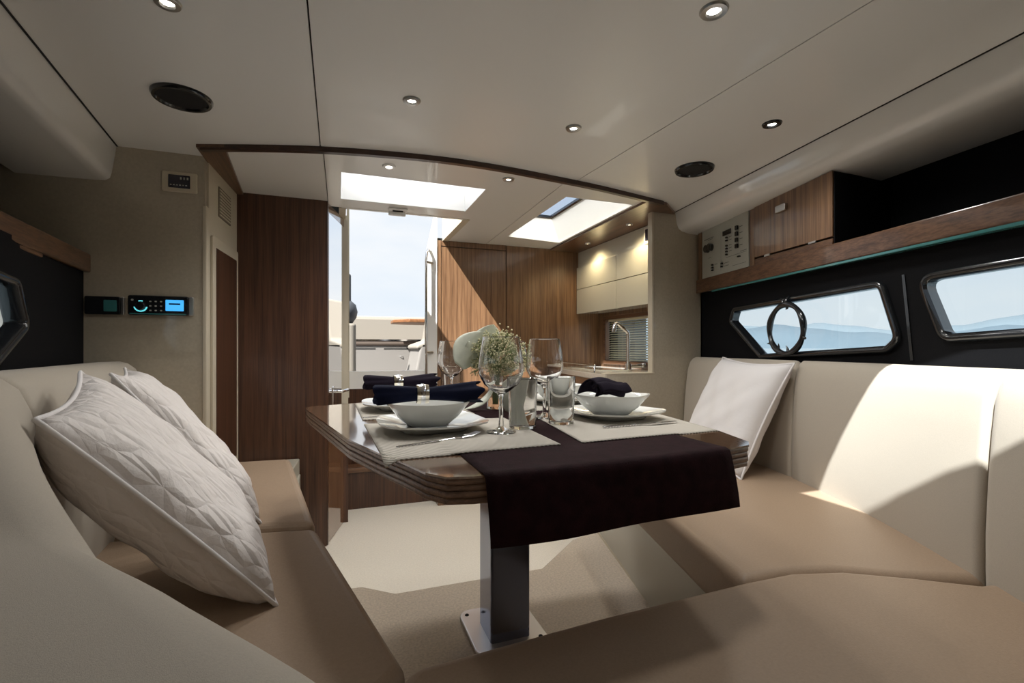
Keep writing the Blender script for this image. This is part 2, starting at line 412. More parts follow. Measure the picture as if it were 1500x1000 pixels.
# ceiling hatches: wells with panes
def well(name, opening, pane, zt, label, mpane='hatch_glass', mwell='bright'):
    bm = bmesh.new()
    lo = [bm.verts.new((a, b, ZC - .001)) for a, b in opening]; hi = [bm.verts.new((a, b, zt)) for a, b in pane]
    lo2 = [bm.verts.new((a, b, ZC + .001)) for a, b in grow(opening, .011)]; hi2 = [bm.verts.new((a, b, zt + .01)) for a, b in grow(pane, .03)]
    for i in range(4):
        j = (i + 1) % 4
        bm.faces.new((lo[i], lo[j], hi[j], hi[i])); bm.faces.new((lo2[i], lo2[j], hi2[j], hi2[i]))
        bm.faces.new((hi[i], hi[j], hi2[j], hi2[i])); bm.faces.new((lo[i], lo[j], lo2[j], lo2[i]))
    w = from_bm(name, bm, mwell); struct(w, label)
    prism('pane', grow(pane, .02), zt + .012, zt + .020, mpane, w)
    fr = prism('hatch_frame', grow(pane, .024), zt - .004, zt + .011, 'black_gloss', w, holes=[grow(pane, -.012)])
    return w
well('window_1', HATCH1, [(.03, 2.38), (.70, 2.38), (.70, 2.77), (.03, 2.77)], 2.06, 'white ceiling hatch well ahead of the companionway', 'frosted')
well('window_2', SKY, [(1.18, 2.42), (1.38, 2.42), (1.387, 3.02), (1.18, 3.01)], 1.955, 'ceiling skylight above the galley with tapered white well made to glow', 'sky_glass', 'glow_well')
well('window_3', [(.60, -.12), (1.185, -.12), (1.175, .60), (.60, .60)], grow([(.60, -.12), (1.185, -.12), (1.175, .60), (.60, .60)], -.006), 1.93, 'foredeck hatch over the bow seat', 'hatch_glass')
# hatch latch on the ceiling strip
lt = thing('hatch_latch', 'small white latch on the ceiling edge by the companionway', 'latch', (.33, 2.87, ZC - .001))
prism('base_plate', arc_rect(-.055, -.022, .055, .022, .008), -.012, 0, 'bright', lt, bevel=.003); prism('slot', arc_rect(-.03, -.010, .03, .006, .003), -.016, -.010, 'dark_gap', lt)
prism('grip', arc_rect(-.05, .022, .05, .05, .008), -.03, 0, 'bright', lt, bevel=.004)

# ---- companionway coamings above the deck
struct(box('trim_4', (.746, 2.955, ZC - .004), (.79, YA, 2.10), 'cream'), 'beige coaming at the right of the companionway')
struct(box('trim_5', (.005, 2.955, ZC - .004), (.044, YA, 2.17), 'cream'), 'beige coaming at the left of the companionway')
struct(box('trim_6', (.02, 2.945, ZC - .002), (.77, 2.97, ZC + .065), 'white'), 'white edge of the companionway opening')
# ---- left saloon bulkhead, vent panel, wood panel, door
wl = prism('wall_aft_left', [(-.985, -.05), (-.536, -.05), (-.536, ZC), (-1.35, ZC), (-1.35, 1.33), (-.985, 1.33)], YB, YB + .04, 'wall_fabric', fn=UZ); struct(wl, 'olive beige bulkhead behind the left settee')
struct(box('trim_7', (-.545, YB - .003, .3), (-.528, YB + .045, 1.66), 'cream', bevel=.004), 'cream edge strip of the left bulkhead')
def slant(a, b): # vertical panel between two plan points, local (s along, z, thickness h)
    a = Vector((*a, 0)); d = (Vector((*b, 0)) - a); L = d.length; d.normalize(); nn = Vector((d.y, -d.x, 0))
    return (lambda s, z, h: tuple(a + d * s + nn * h + Vector((0, 0, z)))), L
f, L = slant((-.530, YB + .04), (-.499, YW))
vp = prism('wall_left_vent', [(0, -.05), (L, -.05), (L, ZC), (0, ZC)], -.03, 0, 'cream', fn=f); struct(vp, 'narrow cream panel with a louvred vent')
vd = prism('cupboard_door', arc_rect(.02, .47, L - .02, 1.55, .012), 0, .012, 'cream', fn=f, bevel=.003); struct(vd); vd.name = 'door_3'; vd['label'] = 'narrow cream framed cupboard door with dark inset'
prism('inset_panel', [(.06, .50), (L - .055, .50), (L - .055, 1.50), (.06, 1.50)], .0115, .0135, 'wood_dark', vd, fn=f)
vent = tag(prism('louvre_vent', arc_rect(.13, 1.66, L - .12, 1.80, .006), 0, .003, 'vent_dark', fn=f), 'cream louvred vent above the narrow cupboard door', 'vent')
for k in range(9):
    z = 1.668 + k * .0145
    prism('louvre', [(.14, z), (L - .13, z), (L - .13, z + .006), (.14, z + .006)], .0035, .007, 'cream', vent, fn=f)
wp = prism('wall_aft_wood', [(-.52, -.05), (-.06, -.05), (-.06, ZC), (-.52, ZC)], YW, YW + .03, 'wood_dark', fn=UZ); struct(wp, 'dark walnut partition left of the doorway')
f, L = slant((-.06, YW), (.035, 3.20))
dr = prism('door_1', [(.0, -.045), (L, -.045), (L, ZC - .005), (.0, ZC - .005)], -.03, 0, 'gloss_door', fn=f); struct(dr, 'polished wooden cabin door with chrome handle')
prism('door_edge', [(.0, -.045), (.018, -.045), (.018, ZC - .005), (.0, ZC - .005)], 0, .006, 'wood_dark', dr, fn=f)
prism('mirror', [(.03, .60), (L - .012, .60), (L - .012, ZC - .06), (.03, ZC - .06)], -.001, .004, 'mirror', dr, fn=f)
h = prism('lock_plate', arc_rect(.10, .70, .135, .83, .01), .003, .009, 'steel', dr, fn=f, bevel=.002)
tube('door_handle', [f(.118, .80, .004), f(.118, .80, .05), f(.13, .80, .055), f(.24, .80, .055)], .009, 'steel', dr)
struct(box('wall_door_jamb', (-.02, 3.20, .70), (.06, YA, ZC + .02), 'cream'), 'cream companionway lining on the left')
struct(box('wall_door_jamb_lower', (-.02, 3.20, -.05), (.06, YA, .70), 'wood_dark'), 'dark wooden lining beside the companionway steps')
# aft wood wall with two big panels
wa = prism('wall_aft', [(.70, -.05), (2.3, -.05), (2.3, ZC + .02), (.70, ZC + .02)], YA + .012, YA + .05, 'dark_gap', fn=UZ); struct(wa, 'dark backing of the walnut galley wall')
prism('wood_panel', [(.70, -.05), (.735, -.05), (.735, ZC), (.70, ZC)], YA - .004, YA + .012, 'wood_z', wa, fn=UZ, bevel=.002)
prism('wood_panel', [(.739, .4), (1.258, .4), (1.258, 1.825), (.739, 1.825)], YA, YA + .012, 'wood_z', wa, fn=UZ, bevel=.002)
prism('wood_panel', [(.739, 1.829), (1.258, 1.829), (1.258, ZC), (.739, ZC)], YA - .004, YA + .012, 'wood_z', wa, fn=UZ, bevel=.002)
prism('wood_panel', [(1.264, -.05), (2.2, -.05), (2.2, ZC), (1.264, ZC)], YA, YA + .012, 'wood_z', wa, fn=UZ, bevel=.002)
prism('wood_panel', [(.739, -.05), (1.258, -.05), (1.258, .396), (.739, .396)], YA, YA + .012, 'wood_z', wa, fn=UZ, bevel=.002)
# galley side wall with window niche, aft of right bulkhead
NW = [(2.60, .95), (3.47, .95), (3.47, 1.285), (2.60, 1.285)]
YZ = lambda a, b, h: (h, a, b)
gw = prism('wall_galley', [(YB, -.05), (YA + .02, -.05), (YA + .02, ZC), (YB, ZC)], 2.10, 2.13, 'wood_z', fn=YZ, holes=[NW]); struct(gw, 'walnut lining of the galley side')
prism('window_reveal', grow(NW, .03), 2.085, 2.10, 'wood_y', gw, fn=YZ, holes=[NW], bevel=.003)
gwin = prism('window_4', grow(NW, .02), 2.16, 2.166, 'tint', fn=YZ); struct(gwin, 'galley window behind the blind')
struct(prism('wall_galley_outer', [(YB, -.05), (YA + .02, -.05), (YA + .02, ZC), (YB, ZC)], 2.17, 2.20, 'dark_gap', fn=YZ, holes=[NW]))
# right saloon bulkhead: full height by the hull, half height in front of the galley
wr = prism('wall_aft_right', [(1.433, -.05), (2.14, -.05), (2.14, 1.38), (2.45, 1.38), (2.45, ZC), (1.752, ZC), (1.752, .903), (1.433, .903)], YB, YB + .035, 'wall_fabric', fn=UZ); struct(wr, 'olive grey bulkhead between right settee and galley')
struct(prism('trim_8', [(1.741, .903), (1.754, .903), (1.754, ZC - .01), (1.741, ZC - .01)], YB - .003, YB + .040, 'cream', fn=UZ, bevel=.003), 'cream upright edge of the galley bulkhead')
struct(prism('trim_9', [(1.424, -.05), (1.436, -.05), (1.436, .905), (1.424, .905)], YB - .003, YB + .040, 'cream', fn=UZ, bevel=.003), 'cream edge of the half height bulkhead')
struct(prism('trim_10', [(1.424, .899), (1.76, .899), (1.76, .908), (1.424, .908)], YB - .003, YB + .040, 'cream', fn=UZ, bevel=.003), 'cream cap of the half height bulkhead')
# bow wall closing the cabin behind the bow seat
struct(box('wall_front', (-1.4, BOW - .04, -.05), (2.4, BOW, ZC + .02), 'wall_fabric'), 'bulkhead at the bow end')

# ---- hull sides below the shelves, with windows
def side_fn(fx): return lambda a, b, h: (fx(a) + h, a, b)
W1R = round_poly([(1.80, 1.018), (2.045, 1.20), (2.02, 1.252), (1.157, 1.272), (1.095, 1.085), (1.13, 1.055)], [.02, .02, .02, .03, .03, .02])
W2R = round_poly([(.93, 1.09), (1.0, 1.272), (.20, 1.285), (.10, 1.13)], .03)
hr = prism('wall_right', [(BOW, -.05), (YB, -.05), (YB, 1.40), (BOW, 1.40)], 0, .03, 'black', fn=side_fn(hull_r), holes=[W1R, W2R]); struct(hr, 'black lined hull side beside the right settee')
W1L = round_poly([(1.62, 1.018), (1.80, 1.12), (1.74, 1.230), (1.157, 1.262), (1.095, 1.085), (1.13, 1.055)], [.02, .02, .02, .03, .03, .02])
hl = prism('wall_left', [(BOW, -.05), (YB, -.05), (YB, 1.37), (BOW, 1.37)], -.03, 0, 'black', fn=side_fn(hull_l), holes=[W1L, W2R]); struct(hl, 'black lined hull side beside the left settee')
def offset_poly(poly, d):
    out = []; N = len(poly)
    A = sum(poly[i][0] * poly[(i + 1) % N][1] - poly[(i + 1) % N][0] * poly[i][1] for i in range(N))
    sg = 1 if A > 0 else -1
    for i in range(N):
        p = Vector(poly[i]); a = (p - Vector(poly[i - 1])); b = (Vector(poly[(i + 1) % N]) - p)
        if a.length < 1e-6: a = b
        if b.length < 1e-6: b = a
        a.normalize(); b.normalize()
        n1 = Vector((a.y, -a.x)) * sg; n2 = Vector((b.y, -b.x)) * sg; m_ = (n1 + n2)
        if m_.length < 1e-6: m_ = n1
        m_.normalize(); out.append(tuple(p + m_ * d / max(.5, m_.dot(n1))))
    return out
def side_window(name, hole, fx, sgn, label):
    # ring-shaped frame standing proud of the lining, with a rounded section
    bm = bmesh.new(); rings = []
    for d, hgt in ((-.004, .034), (-.004, -.012), (.004, -.020), (.014, -.020), (.022, -.012), (.024, .002)):
        rings.append([bm.verts.new((fx(a) + sgn * hgt, a, b)) for a, b in offset_poly(hole, d)])
    n = len(hole)
    for a, b in zip(rings, rings[1:]):
        for k in range(n): bm.faces.new((a[k], a[(k + 1) % n], b[(k + 1) % n], b[k]))
    o = from_bm(name, bm, 'black_gloss'); smooth_angle(o, 50); struct(o, label)
    prism('pane', offset_poly(hole, .004), .024, .030, 'tint', o, fn=lambda a, b, h: (fx(a) + sgn * h, a, b))
    return o
side_window('window_5', W1R, hull_r, 1, 'black framed cabin window above the right settee with the ring')
side_window('window_6', W2R, hull_r, 1, 'second black framed cabin window on the right')
side_window('window_7', W1L, hull_l, -1, 'black framed cabin window above the left settee')
side_window('window_8', W2R, hull_l, -1, 'forward black framed cabin window on the left')
struct(prism('trim_11', [(1.035, 1.01), (1.045, 1.01), (1.075, 1.30), (1.065, 1.30)], -.004, .004, 'black_gloss', fn=side_fn(hull_r)), 'black joint between the two right windows')

# recessed lockers above the shelves (outer lining), ceiling coamings
struct(prism('wall_right_locker', [(BOW, 1.38), (YB, 1.38), (YB, ZC + .02), (BOW, ZC + .02)], .34, .37, 'black', fn=side_fn(shelf_r)), 'black lining of the open locker on the right')
struct(prism('wall_left_locker', [(BOW, 1.33), (YB, 1.33), (YB, ZC + .02), (BOW, ZC + .02)], -.36, -.33, 'black', fn=side_fn(shelf_l)), 'black lining of the open locker on the left')
def coaming(name, fx, prof, label):
    bm = bmesh.new(); rows = []
    ys = [BOW + (YB - BOW) * i / 12 for i in range(13)]
    for y in ys: rows.append([bm.verts.new((fx(y) + dx, y, z)) for dx, z in prof])
    n = len(prof)
    for a, b in zip(rows, rows[1:]):
        for k in range(n): bm.faces.new((a[k], a[(k + 1) % n], b[(k + 1) % n], b[k]))
    bm.faces.new(rows[0]); bm.faces.new(rows[-1])
    o = from_bm(name, bm, 'gloss_white'); smooth_angle(o, 50); return struct(o, label)
coaming('trim_12', lambda y: 1.575 + .141 * y, [(0, ZC + .003), (.012, 1.80), (.025, 1.772), (.05, 1.758), (.10, 1.748), (.34, 1.74), (.34, ZC + .003)], 'white ceiling coaming along the right side')
coaming('trim_13', lambda y: -.60 - .103 * y, [(0, ZC + .003), (-.016, 1.760), (-.022, 1.738), (-.036, 1.728), (-.06, 1.725), (-.32, 1.722), (-.32, ZC + .003)], 'white ceiling coaming along the left side')

for nm, fx, a in (('trim_16', lambda y: 1.575 + .141 * y, 1), ('trim_17', lambda y: -.60 - .103 * y, -1)):  # dark strips painted in place of the shadow line along the coamings
    struct(prism(nm, [(BOW, 0), (YB, 0), (YB, .006), (BOW, .006)], ZC - .002, ZC + .004, 'dark_gap', fn=lambda y, d, h: (fx(y) - a * d + a * .001, y, h)), 'dark strip standing in for the shadow gap between ceiling and coaming')

# ================================================================== FURNITURE
# ---- shelves
sr = thing('wall_shelf', 'long wooden side shelf under the switch panel and walnut cabinet', 'shelf', (0, 0, 0))
prism('fascia', [(BOW, 1.383), (YB, 1.386), (YB, 1.466), (BOW, 1.45)], 0, .022, 'wood_y', sr, fn=side_fn(shelf_r), bevel=.004)
prism('shelf_board', [(BOW, 1.395), (YB, 1.398), (YB, 1.418), (BOW, 1.415)], .02, .34, 'black', sr, fn=side_fn(shelf_r))
prism('glass_edge', [(BOW, 1.372), (2.2, 1.376), (2.2, 1.385), (BOW, 1.383)], .002, .03, 'teal', sr, fn=side_fn(shelf_r), bevel=.002)
sl = thing('wall_shelf', 'dark wooden side shelf ending at the bulkhead with the stereo', 'shelf', (0, 0, 0))
prism('fascia', [(BOW, 1.352), (YB - .002, 1.352), (YB - .002, 1.425), (BOW, 1.425)], -.022, 0, 'wood_y', sl, fn=side_fn(shelf_l), bevel=.006)
prism('shelf_board', [(BOW, 1.365), (YB - .002, 1.365), (YB - .002, 1.385), (BOW, 1.385)], -.33, -.02, 'black', sl, fn=side_fn(shelf_l))
prism('lower_lip', [(BOW, 1.34), (1.95, 1.34), (1.95, 1.353), (BOW, 1.353)], -.03, -.002, 'wood_y', sl, fn=side_fn(shelf_l), bevel=.003)

# ---- right overhead cabinet and electrical panel
fr_ = side_fn(shelf_r)
cb = thing('overhead_cabinet', 'small walnut cabinet with metal latch beside the switch panel', 'cabinet', (0, 0, 0))
prism('body', [(1.33, 1.455), (1.335, 1.455), (1.335, 1.745), (1.33, 1.745)], .012, .34, 'black', cb, fn=fr_)
prism('side_post', [(1.818, 1.455), (1.852, 1.455), (1.852, 1.745), (1.818, 1.745)], .006, .05, 'wood_z', cb, fn=fr_)
prism('bottom_rail', [(1.336, 1.455), (1.816, 1.455), (1.816, 1.492), (1.336, 1.484)], .006, .03, 'wood_y', cb, fn=fr_, bevel=.002)
cd = prism('door', [(1.336, 1.491), (1.816, 1.499), (1.816, 1.75), (1.336, 1.75)], .004, .024, 'wood_z', cb, fn=fr_, bevel=.002)
prism('hinge', [(1.42, 1.486), (1.46, 1.486), (1.46, 1.494), (1.42, 1.494)], .002, .012, 'brushed', cd, fn=fr_); prism('hinge', [(1.70, 1.488), (1.74, 1.488), (1.74, 1.498), (1.70, 1.498)], .002, .012, 'brushed', cd, fn=fr_)
lk = prism('latch', arc_rect(1.585, 1.668, 1.650, 1.700, .006), -.012, .005, 'brushed', cd, fn=fr_, bevel=.003)
prism('back_fill', [(1.34, 1.42), (1.85, 1.42), (1.85, 1.75), (1.34, 1.75)], .03, .04, 'black', cb, fn=fr_)
ep = thing('switch_panel', 'grey electrical switch panel with black toggles beside the walnut cabinet', 'switch panel', (0, 0, 0))
prism('face_plate', [(1.862, 1.462), (2.305, 1.462), (2.305, 1.748), (1.862, 1.748)], .004, .02, 'panel_grey', ep, fn=fr_, bevel=.003)
prism('wooden_frame', [(2.309, 1.455), (2.345, 1.455), (2.345, 1.748), (2.309, 1.748)], .002, .02, 'wood_z', ep, fn=fr_)
def sw(name, y0, y1, z0, z1, m='black_gloss', d=-.008): prism(name, [(y0, z0), (y1, z0), (y1, z1), (y0, z1)], d, .005, m, ep, fn=fr_, bevel=.002)
def knob(y, z, r): prism('knob', [(y + r * math.cos(k * .5236), z + r * math.sin(k * .5236)) for k in range(12)], -.022, .005, 'black_gloss', ep, fn=fr_, bevel=.002)
sw('meter', 2.01, 2.085, 1.668, 1.695, d=-.002)
knob(2.235, 1.630, .022); knob(2.200, 1.633, .022)
for k in range(4): sw('breaker', 1.945, 1.965, 1.672 - k * .032, 1.694 - k * .032)
for z in (1.648, 1.632, 1.604, 1.588, 1.572, 1.556): sw('toggle', 2.040, 2.052, z, z + .009)
for z in (1.524, 1.508, 1.493): sw('toggle', 2.18, 2.192, z, z + .010)
for z in (1.514, 1.498): sw('toggle', 2.085, 2.097, z, z + .010)
sw('toggle', 1.925, 1.945, 1.525, 1.532)
bm = bmesh.new()
def mark(y0, y1, z0, z1):
    bm.faces.new([bm.verts.new(fr_(a, b, .0036)) for a, b in ((y0, z0), (y1, z0), (y1, z1), (y0, z1))])
for k in range(4): mark(1.91, 1.935, 1.682 - k * .032, 1.686 - k * .032)
for z in (1.651, 1.635, 1.607, 1.591, 1.575): mark(2.005, 2.03, z, z + .003)
mark(2.18, 2.28, 1.688, 1.692); mark(2.19, 2.24, 1.680, 1.683); mark(1.875, 2.06, 1.545, 1.547); mark(1.875, 1.93, 1.553, 1.556)
mark(2.205, 2.235, 1.575, 1.577); mark(2.14, 2.17, 1.527, 1.530); mark(2.03, 2.075, 1.517, 1.520); mark(2.03, 2.075, 1.501, 1.504); mark(1.88, 2.0, 1.49, 1.492); mark(2.105, 2.1065, 1.48, 1.70)
from_bm('printed_marks', bm, 'print_dark', ep)['kind'] = 'stuff'

# ---- fittings on the left bulkhead
rad = thing('stereo_unit', 'black stereo with blue display and cyan dial', 'stereo', (-.689, YB, 1.227))
prism('housing', arc_rect(-.112, -.041, .098, .040, .008), -.020, 0, 'black_gloss', rad, fn=UZ, bevel=.004)
prism('end_cap', arc_rect(.098, -.040, .116, .039, .006), -.017, 0, 'brushed', rad, fn=UZ, bevel=.003)
prism('display', arc_rect(.018, -.022, .082, .024, .003), -.0215, -.019, 'lcd', rad, fn=UZ)
prism('display_mark', [(.030, .004), (.070, .004), (.070, .010), (.030, .010)], -.0220, -.0210, 'lcd_dark', rad, fn=UZ)
d_ = lathe('dial', [(0, 0), (.017, 0), (.017, .012), (.015, .014), (0, .014)], 'black_gloss', rad, n=24)
d_.rotation_euler = (R(90), 0, 0); d_.location = (-.068, -.019, -.004)
def arcband(a0, a1, r0, r1, n=12): return [(r1 * math.cos(R(a0 + (a1 - a0) * k / n)), r1 * math.sin(R(a0 + (a1 - a0) * k / n))) for k in range(n + 1)] + [(r0 * math.cos(R(a1 + (a0 - a1) * k / n)), r0 * math.sin(R(a1 + (a0 - a1) * k / n))) for k in range(n + 1)]
prism('dial_light', [(a - .068, b - .004) for a, b in arcband(190, 350, .019, .024)], -.0215, -.019, 'led', rad, fn=UZ)
prism('dial_light', [(a - .068, b - .004) for a, b in arcband(70, 110, .019, .023)], -.0215, -.019, 'led', rad, fn=UZ)
for i in range(3):
    for j in range(3):
        prism('button', arc_rect(-.038 + i * .0185, -.024 + j * .0185, -.031 + i * .0185, -.019 + j * .0185, .002), -.022, -.019, 'panel_grey', rad, fn=UZ)
prism('button', arc_rect(-.100, .016, -.092, .024, .003), -.022, -.019, 'panel_grey', rad, fn=UZ)
prism('teal_trim', [(-.105, -.038), (.09, -.038), (.09, -.033), (-.105, -.033)], -.0215, -.018, 'teal', rad, fn=UZ)
r2 = thing('stereo_cover', 'plain dark unit beside the lit stereo', 'wall unit', (-.885, YB, 1.222))
prism('housing', arc_rect(-.058, -.036, .058, .036, .006), -.018, 0, 'black_gloss', r2, fn=UZ, bevel=.003)
prism('end_cap', arc_rect(.058, -.036, .071, .036, .005), -.016, 0, 'brushed', r2, fn=UZ, bevel=.003)
prism('window_strip', arc_rect(.005, -.024, .048, .022, .003), -.0195, -.017, 'teal', r2, fn=UZ)
cp = thing('control_switch', 'ivory framed control with small dark display high above the stereo', 'wall control', (-.624, YB, 1.747))
prism('frame', arc_rect(-.063, -.042, .063, .042, .006), -.012, 0, 'ivory', cp, fn=UZ, bevel=.004)
prism('display', arc_rect(-.040, -.026, .038, .028, .003), -.0135, -.011, 'lcd_dark', cp, fn=UZ)
for i in range(6): prism('display_mark', [(-.034 + i * .011, -.016), (-.028 + i * .011, -.016), (-.028 + i * .011, -.012), (-.034 + i * .011, -.012)], -.0142, -.013, 'panel_grey', cp, fn=UZ)
for i in range(3): prism('display_mark', [(.002 + i * .012, .010), (.008 + i * .012, .010), (.008 + i * .012, .020), (.002 + i * .012, .020)], -.0142, -.013, 'panel_grey', cp, fn=UZ)

# ---- ceiling lamps and speakers
def downlight(x, y, label, mring='brushed', r=.030, mlens='lamp', watts=None, z=ZC, col=(1, .985, .955)):
    t = thing('ceiling_downlight', label, 'downlight', (x, y, z), 'recessed ceiling downlights')
    lathe('trim_ring', [(r * .45, -.002), (r * .55, -.007), (r * .9, -.006), (r, -.001), (r, .004)], mring, t, n=28)
    lathe('reflector', [(r * .45, -.002), (r * .32, .002)], 'steel', t, n=24)
    lathe('lens', [(0, -.0030), (r * .34, -.0030), (r * .46, -.001)], mlens, t, n=20)
    ld = bpy.data.lights.new('downlight_beam', 'SPOT'); ld.energy = watts or LAMP_W; ld.spot_size = R(150); ld.spot_blend = .6; ld.shadow_soft_size = .06; ld.color = col
    lo = bpy.data.objects.new('downlight_beam', ld); C.objects.link(lo); lo.parent = t; lo.location = (0, 0, -.022)
    return t
downlight(-.38, 1.343, 'ceiling downlight beside the speaker above the quilted pillows', watts=4.5)
downlight(.229, 1.599, 'ceiling downlight above the table on the companionway side')
downlight(.823, 1.592, 'ceiling downlight above the table on the galley side')
downlight(.857, .922, 'larger ceiling downlight above the table end with the runner', r=.034)
downlight(1.489, 1.315, 'black rimmed ceiling downlight beside the speaker before the walnut cabinet', 'black_gloss', r=.034)
downlight(.216, 2.209, 'white rimmed ceiling downlight ahead of the hatch well', 'bright', watts=15)
downlight(.776, 2.181, 'ceiling downlight between hatch well and skylight', watts=17)
def galley_spot(x, y, label):
    return downlight(x, y, label, 'steel', .024, 'lamp_warm', 7.0, ZC - .014, (1, .78, .45))
galley_spot(1.80, 3.25, 'small warm spotlight in the wooden soffit near the aft wall')
galley_spot(1.78, 2.66, 'small warm spotlight in the wooden soffit near the bulkhead')
def speaker(x, y, label):
    t = thing('ceiling_speaker', label, 'speaker', (x, y, ZC), 'round ceiling speakers')
    lathe('rim', [(.070, -.004), (.074, -.012), (.082, -.012), (.087, -.004), (.087, .003)], 'black_gloss', t, n=40)
    lathe('grille', [(0, -.0075), (.04, -.0072), (.071, -.005)], 'black_mesh', t, n=40)
speaker(-.478, 1.834, 'round black ceiling speaker above the quilted pillows')
speaker(1.529, 1.766, 'round black ceiling speaker nearest the walnut cabinet')

# ---- galley
gc = thing('galley_counter', 'galley base unit with pale worktop and walnut front', 'kitchen unit', (0, 0, 0))
prism('front_panel', [(1.46, YB + .04), (1.64, YA - .005), (1.66, YA - .005), (1.48, YB + .04)], -.045, .86, 'wood_y', gc)
prism('worktop', [(1.445, YB + .037), (2.095, YB + .037), (2.095, YA - .003), (1.625, YA - .003)], .86, .898, 'counter', gc, bevel=.006)
prism('plinth', [(1.50, YB + .05), (2.05, YB + .05), (2.05, YA - .01), (1.68, YA - .01)], -.045, .10, 'wood_dark', gc)
prism('sink_lid', round_poly([(1.63, 2.75), (1.83, 2.72), (1.85, 3.30), (1.69, 3.32)], .03), .897, .906, 'lacquer', gc, bevel=.003)
rl = tag(tube('fiddle_rail', [(1.50, 2.62, .895), (1.50, 2.62, .935), (1.51, 2.635, .945), (1.63, 3.33, .945), (1.635, 3.345, .935), (1.635, 3.345, .895)], .006, 'steel'), 'chrome rail along the galley worktop edge', 'rail')
fa = thing('kitchen_tap', 'chrome kitchen tap with angled spout in front of the blind', 'tap', (1.864, 2.80, .898))
lathe('tap_base', [(0, 0), (.030, 0), (.030, .008), (.022, .012), (.022, .05), (0, .05)], 'steel', fa, n=24)
tube('column', [(0, 0, .04), (0, 0, .245), (-.005, 0, .262), (-.078, 0, .318), (-.094, 0, .322), (-.106, 0, .312)], .012, 'steel', fa)
tube('nozzle', [(-.100, 0, .320), (-.108, 0, .300), (-.113, 0, .262)], [.014, .015, .014], 'steel', fa)
tube('lever', [(.0, 0, .026), (.06, -.01, .03), (.105, -.015, .034)], [.013, .012, .012], 'steel', fa)
lathe('lever_knob', [(0, -.016), (.014, -.014), (.019, 0), (.014, .014), (0, .016)], 'brushed', fa, loc=(.112, -.016, .034), n=20)
# overhead cupboards
uc = thing('galley_cupboard', 'white gloss galley wall cupboards in two rows', 'cupboard', (0, 0, 0))
box('carcass', (1.905, 2.415, 1.345), (2.095, YA - .002, ZC - .016), 'lacquer', uc)
for y0, y1 in ((YB + .05, 2.985), (2.990, YA - .006)):
    for z0, z1 in ((1.338, 1.538), (1.543, 1.725)):
        prism('door', [(y0, z0), (y1, z0), (y1, z1), (y0, z1)], 1.887, 1.904, 'lacquer', uc, fn=YZ, bevel=.002)
gd = thing('vent_control', 'small white framed black control high beside the galley spotlight', 'wall control', (1.905, 2.60, 1.784))
prism('frame', arc_rect(-.05, -.055, .05, .055, .008), -.020, 0, 'bright', gd, fn=lambda a, b, h: (h, a, b), bevel=.004)
prism('screen', arc_rect(-.034, -.036, .034, .040, .003), -.022, -.018, 'lcd_dark', gd, fn=lambda a, b, h: (h, a, b))
# venetian blind
bl = thing('venetian_blind', 'pale slatted blind in the galley window behind the tap', 'blind', (0, 0, 0))
me0 = None
for k in range(17):
    z = .964 + k * .0186
    if me0 is None:
        s0 = prism('slat', [(2.615, -.006), (3.455, -.006), (3.455, -.0045), (2.615, -.0045)], -.011, .011, 'slat', bl, fn=lambda a, b, h: (2.125 + h, a, b + h * .45)); me0 = s0.data; s0.location = (0, 0, z)
    else:
        s0 = bpy.data.objects.new('slat', me0); C.objects.link(s0); s0.parent = bl; s0.location = (0, 0, z)
box('head_rail', (2.112, 2.61, 1.268), (2.138, 3.46, 1.284), 'slat', bl)
for y in (2.80, 3.25): tube('ladder_cord', [(2.113, y, .955), (2.113, y, 1.27)], .0012, 'slat', bl, n=6)

# ---- companionway: jambs, sill, steps, handrail
dj = prism('door_2', [(.63, -.05), (.705, -.05), (.705, ZC + .02), (.705, 2.08), (.690, 2.08), (.630, 1.80)], YA - .012, YA + .03, 'bright', fn=UZ, bevel=.004); struct(dj, 'white companionway door jamb on the right')
struct(prism('trim_14', [(.058, .70), (.075, .70), (.075, 2.12), (.058, 2.12)], YA - .012, YA + .03, 'cream', fn=UZ), 'cream companionway jamb on the left')
struct(prism('trim_15', round_poly([(.06, .76), (.64, .76), (.64, .885), (.06, .885)], [0, 0, .0, .0]), YA - .01, YA + .05, 'bright', fn=UZ), 'white companionway sill')
st = thing('companionway_steps', 'dark wooden steps up to the cockpit doorway', 'steps', (0, 0, 0))
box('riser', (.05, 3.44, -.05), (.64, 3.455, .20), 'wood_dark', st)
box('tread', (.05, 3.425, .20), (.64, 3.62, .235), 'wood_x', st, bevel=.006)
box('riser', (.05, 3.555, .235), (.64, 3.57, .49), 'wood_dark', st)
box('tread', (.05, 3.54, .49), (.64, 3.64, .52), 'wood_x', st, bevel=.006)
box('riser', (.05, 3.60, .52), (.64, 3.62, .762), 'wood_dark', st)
lkr = tag(box('step_locker', (.655, 3.31, -.05), (1.50, 3.595, .40), 'wood_z', bevel=.004), 'low walnut locker beside the steps under the galley wall', 'locker')
hrl = thing('grab_rail', 'vertical stainless grab rail on the companionway jamb', 'handrail', (0, 0, 0))
tube('rail', [(.648, YA - .015, 1.79), (.63, YA - .05, 1.785), (.618, YA - .06, 1.76), (.612, YA - .06, 1.70), (.612, YA - .06, .62), (.62, YA - .05, .59), (.645, YA - .012, .585)], .010, 'steel', hrl)
for z in (1.69, 1.02): tube('bracket', [(.612, YA - .06, z), (.668, YA - .015, z)], .010, 'brushed', hrl)

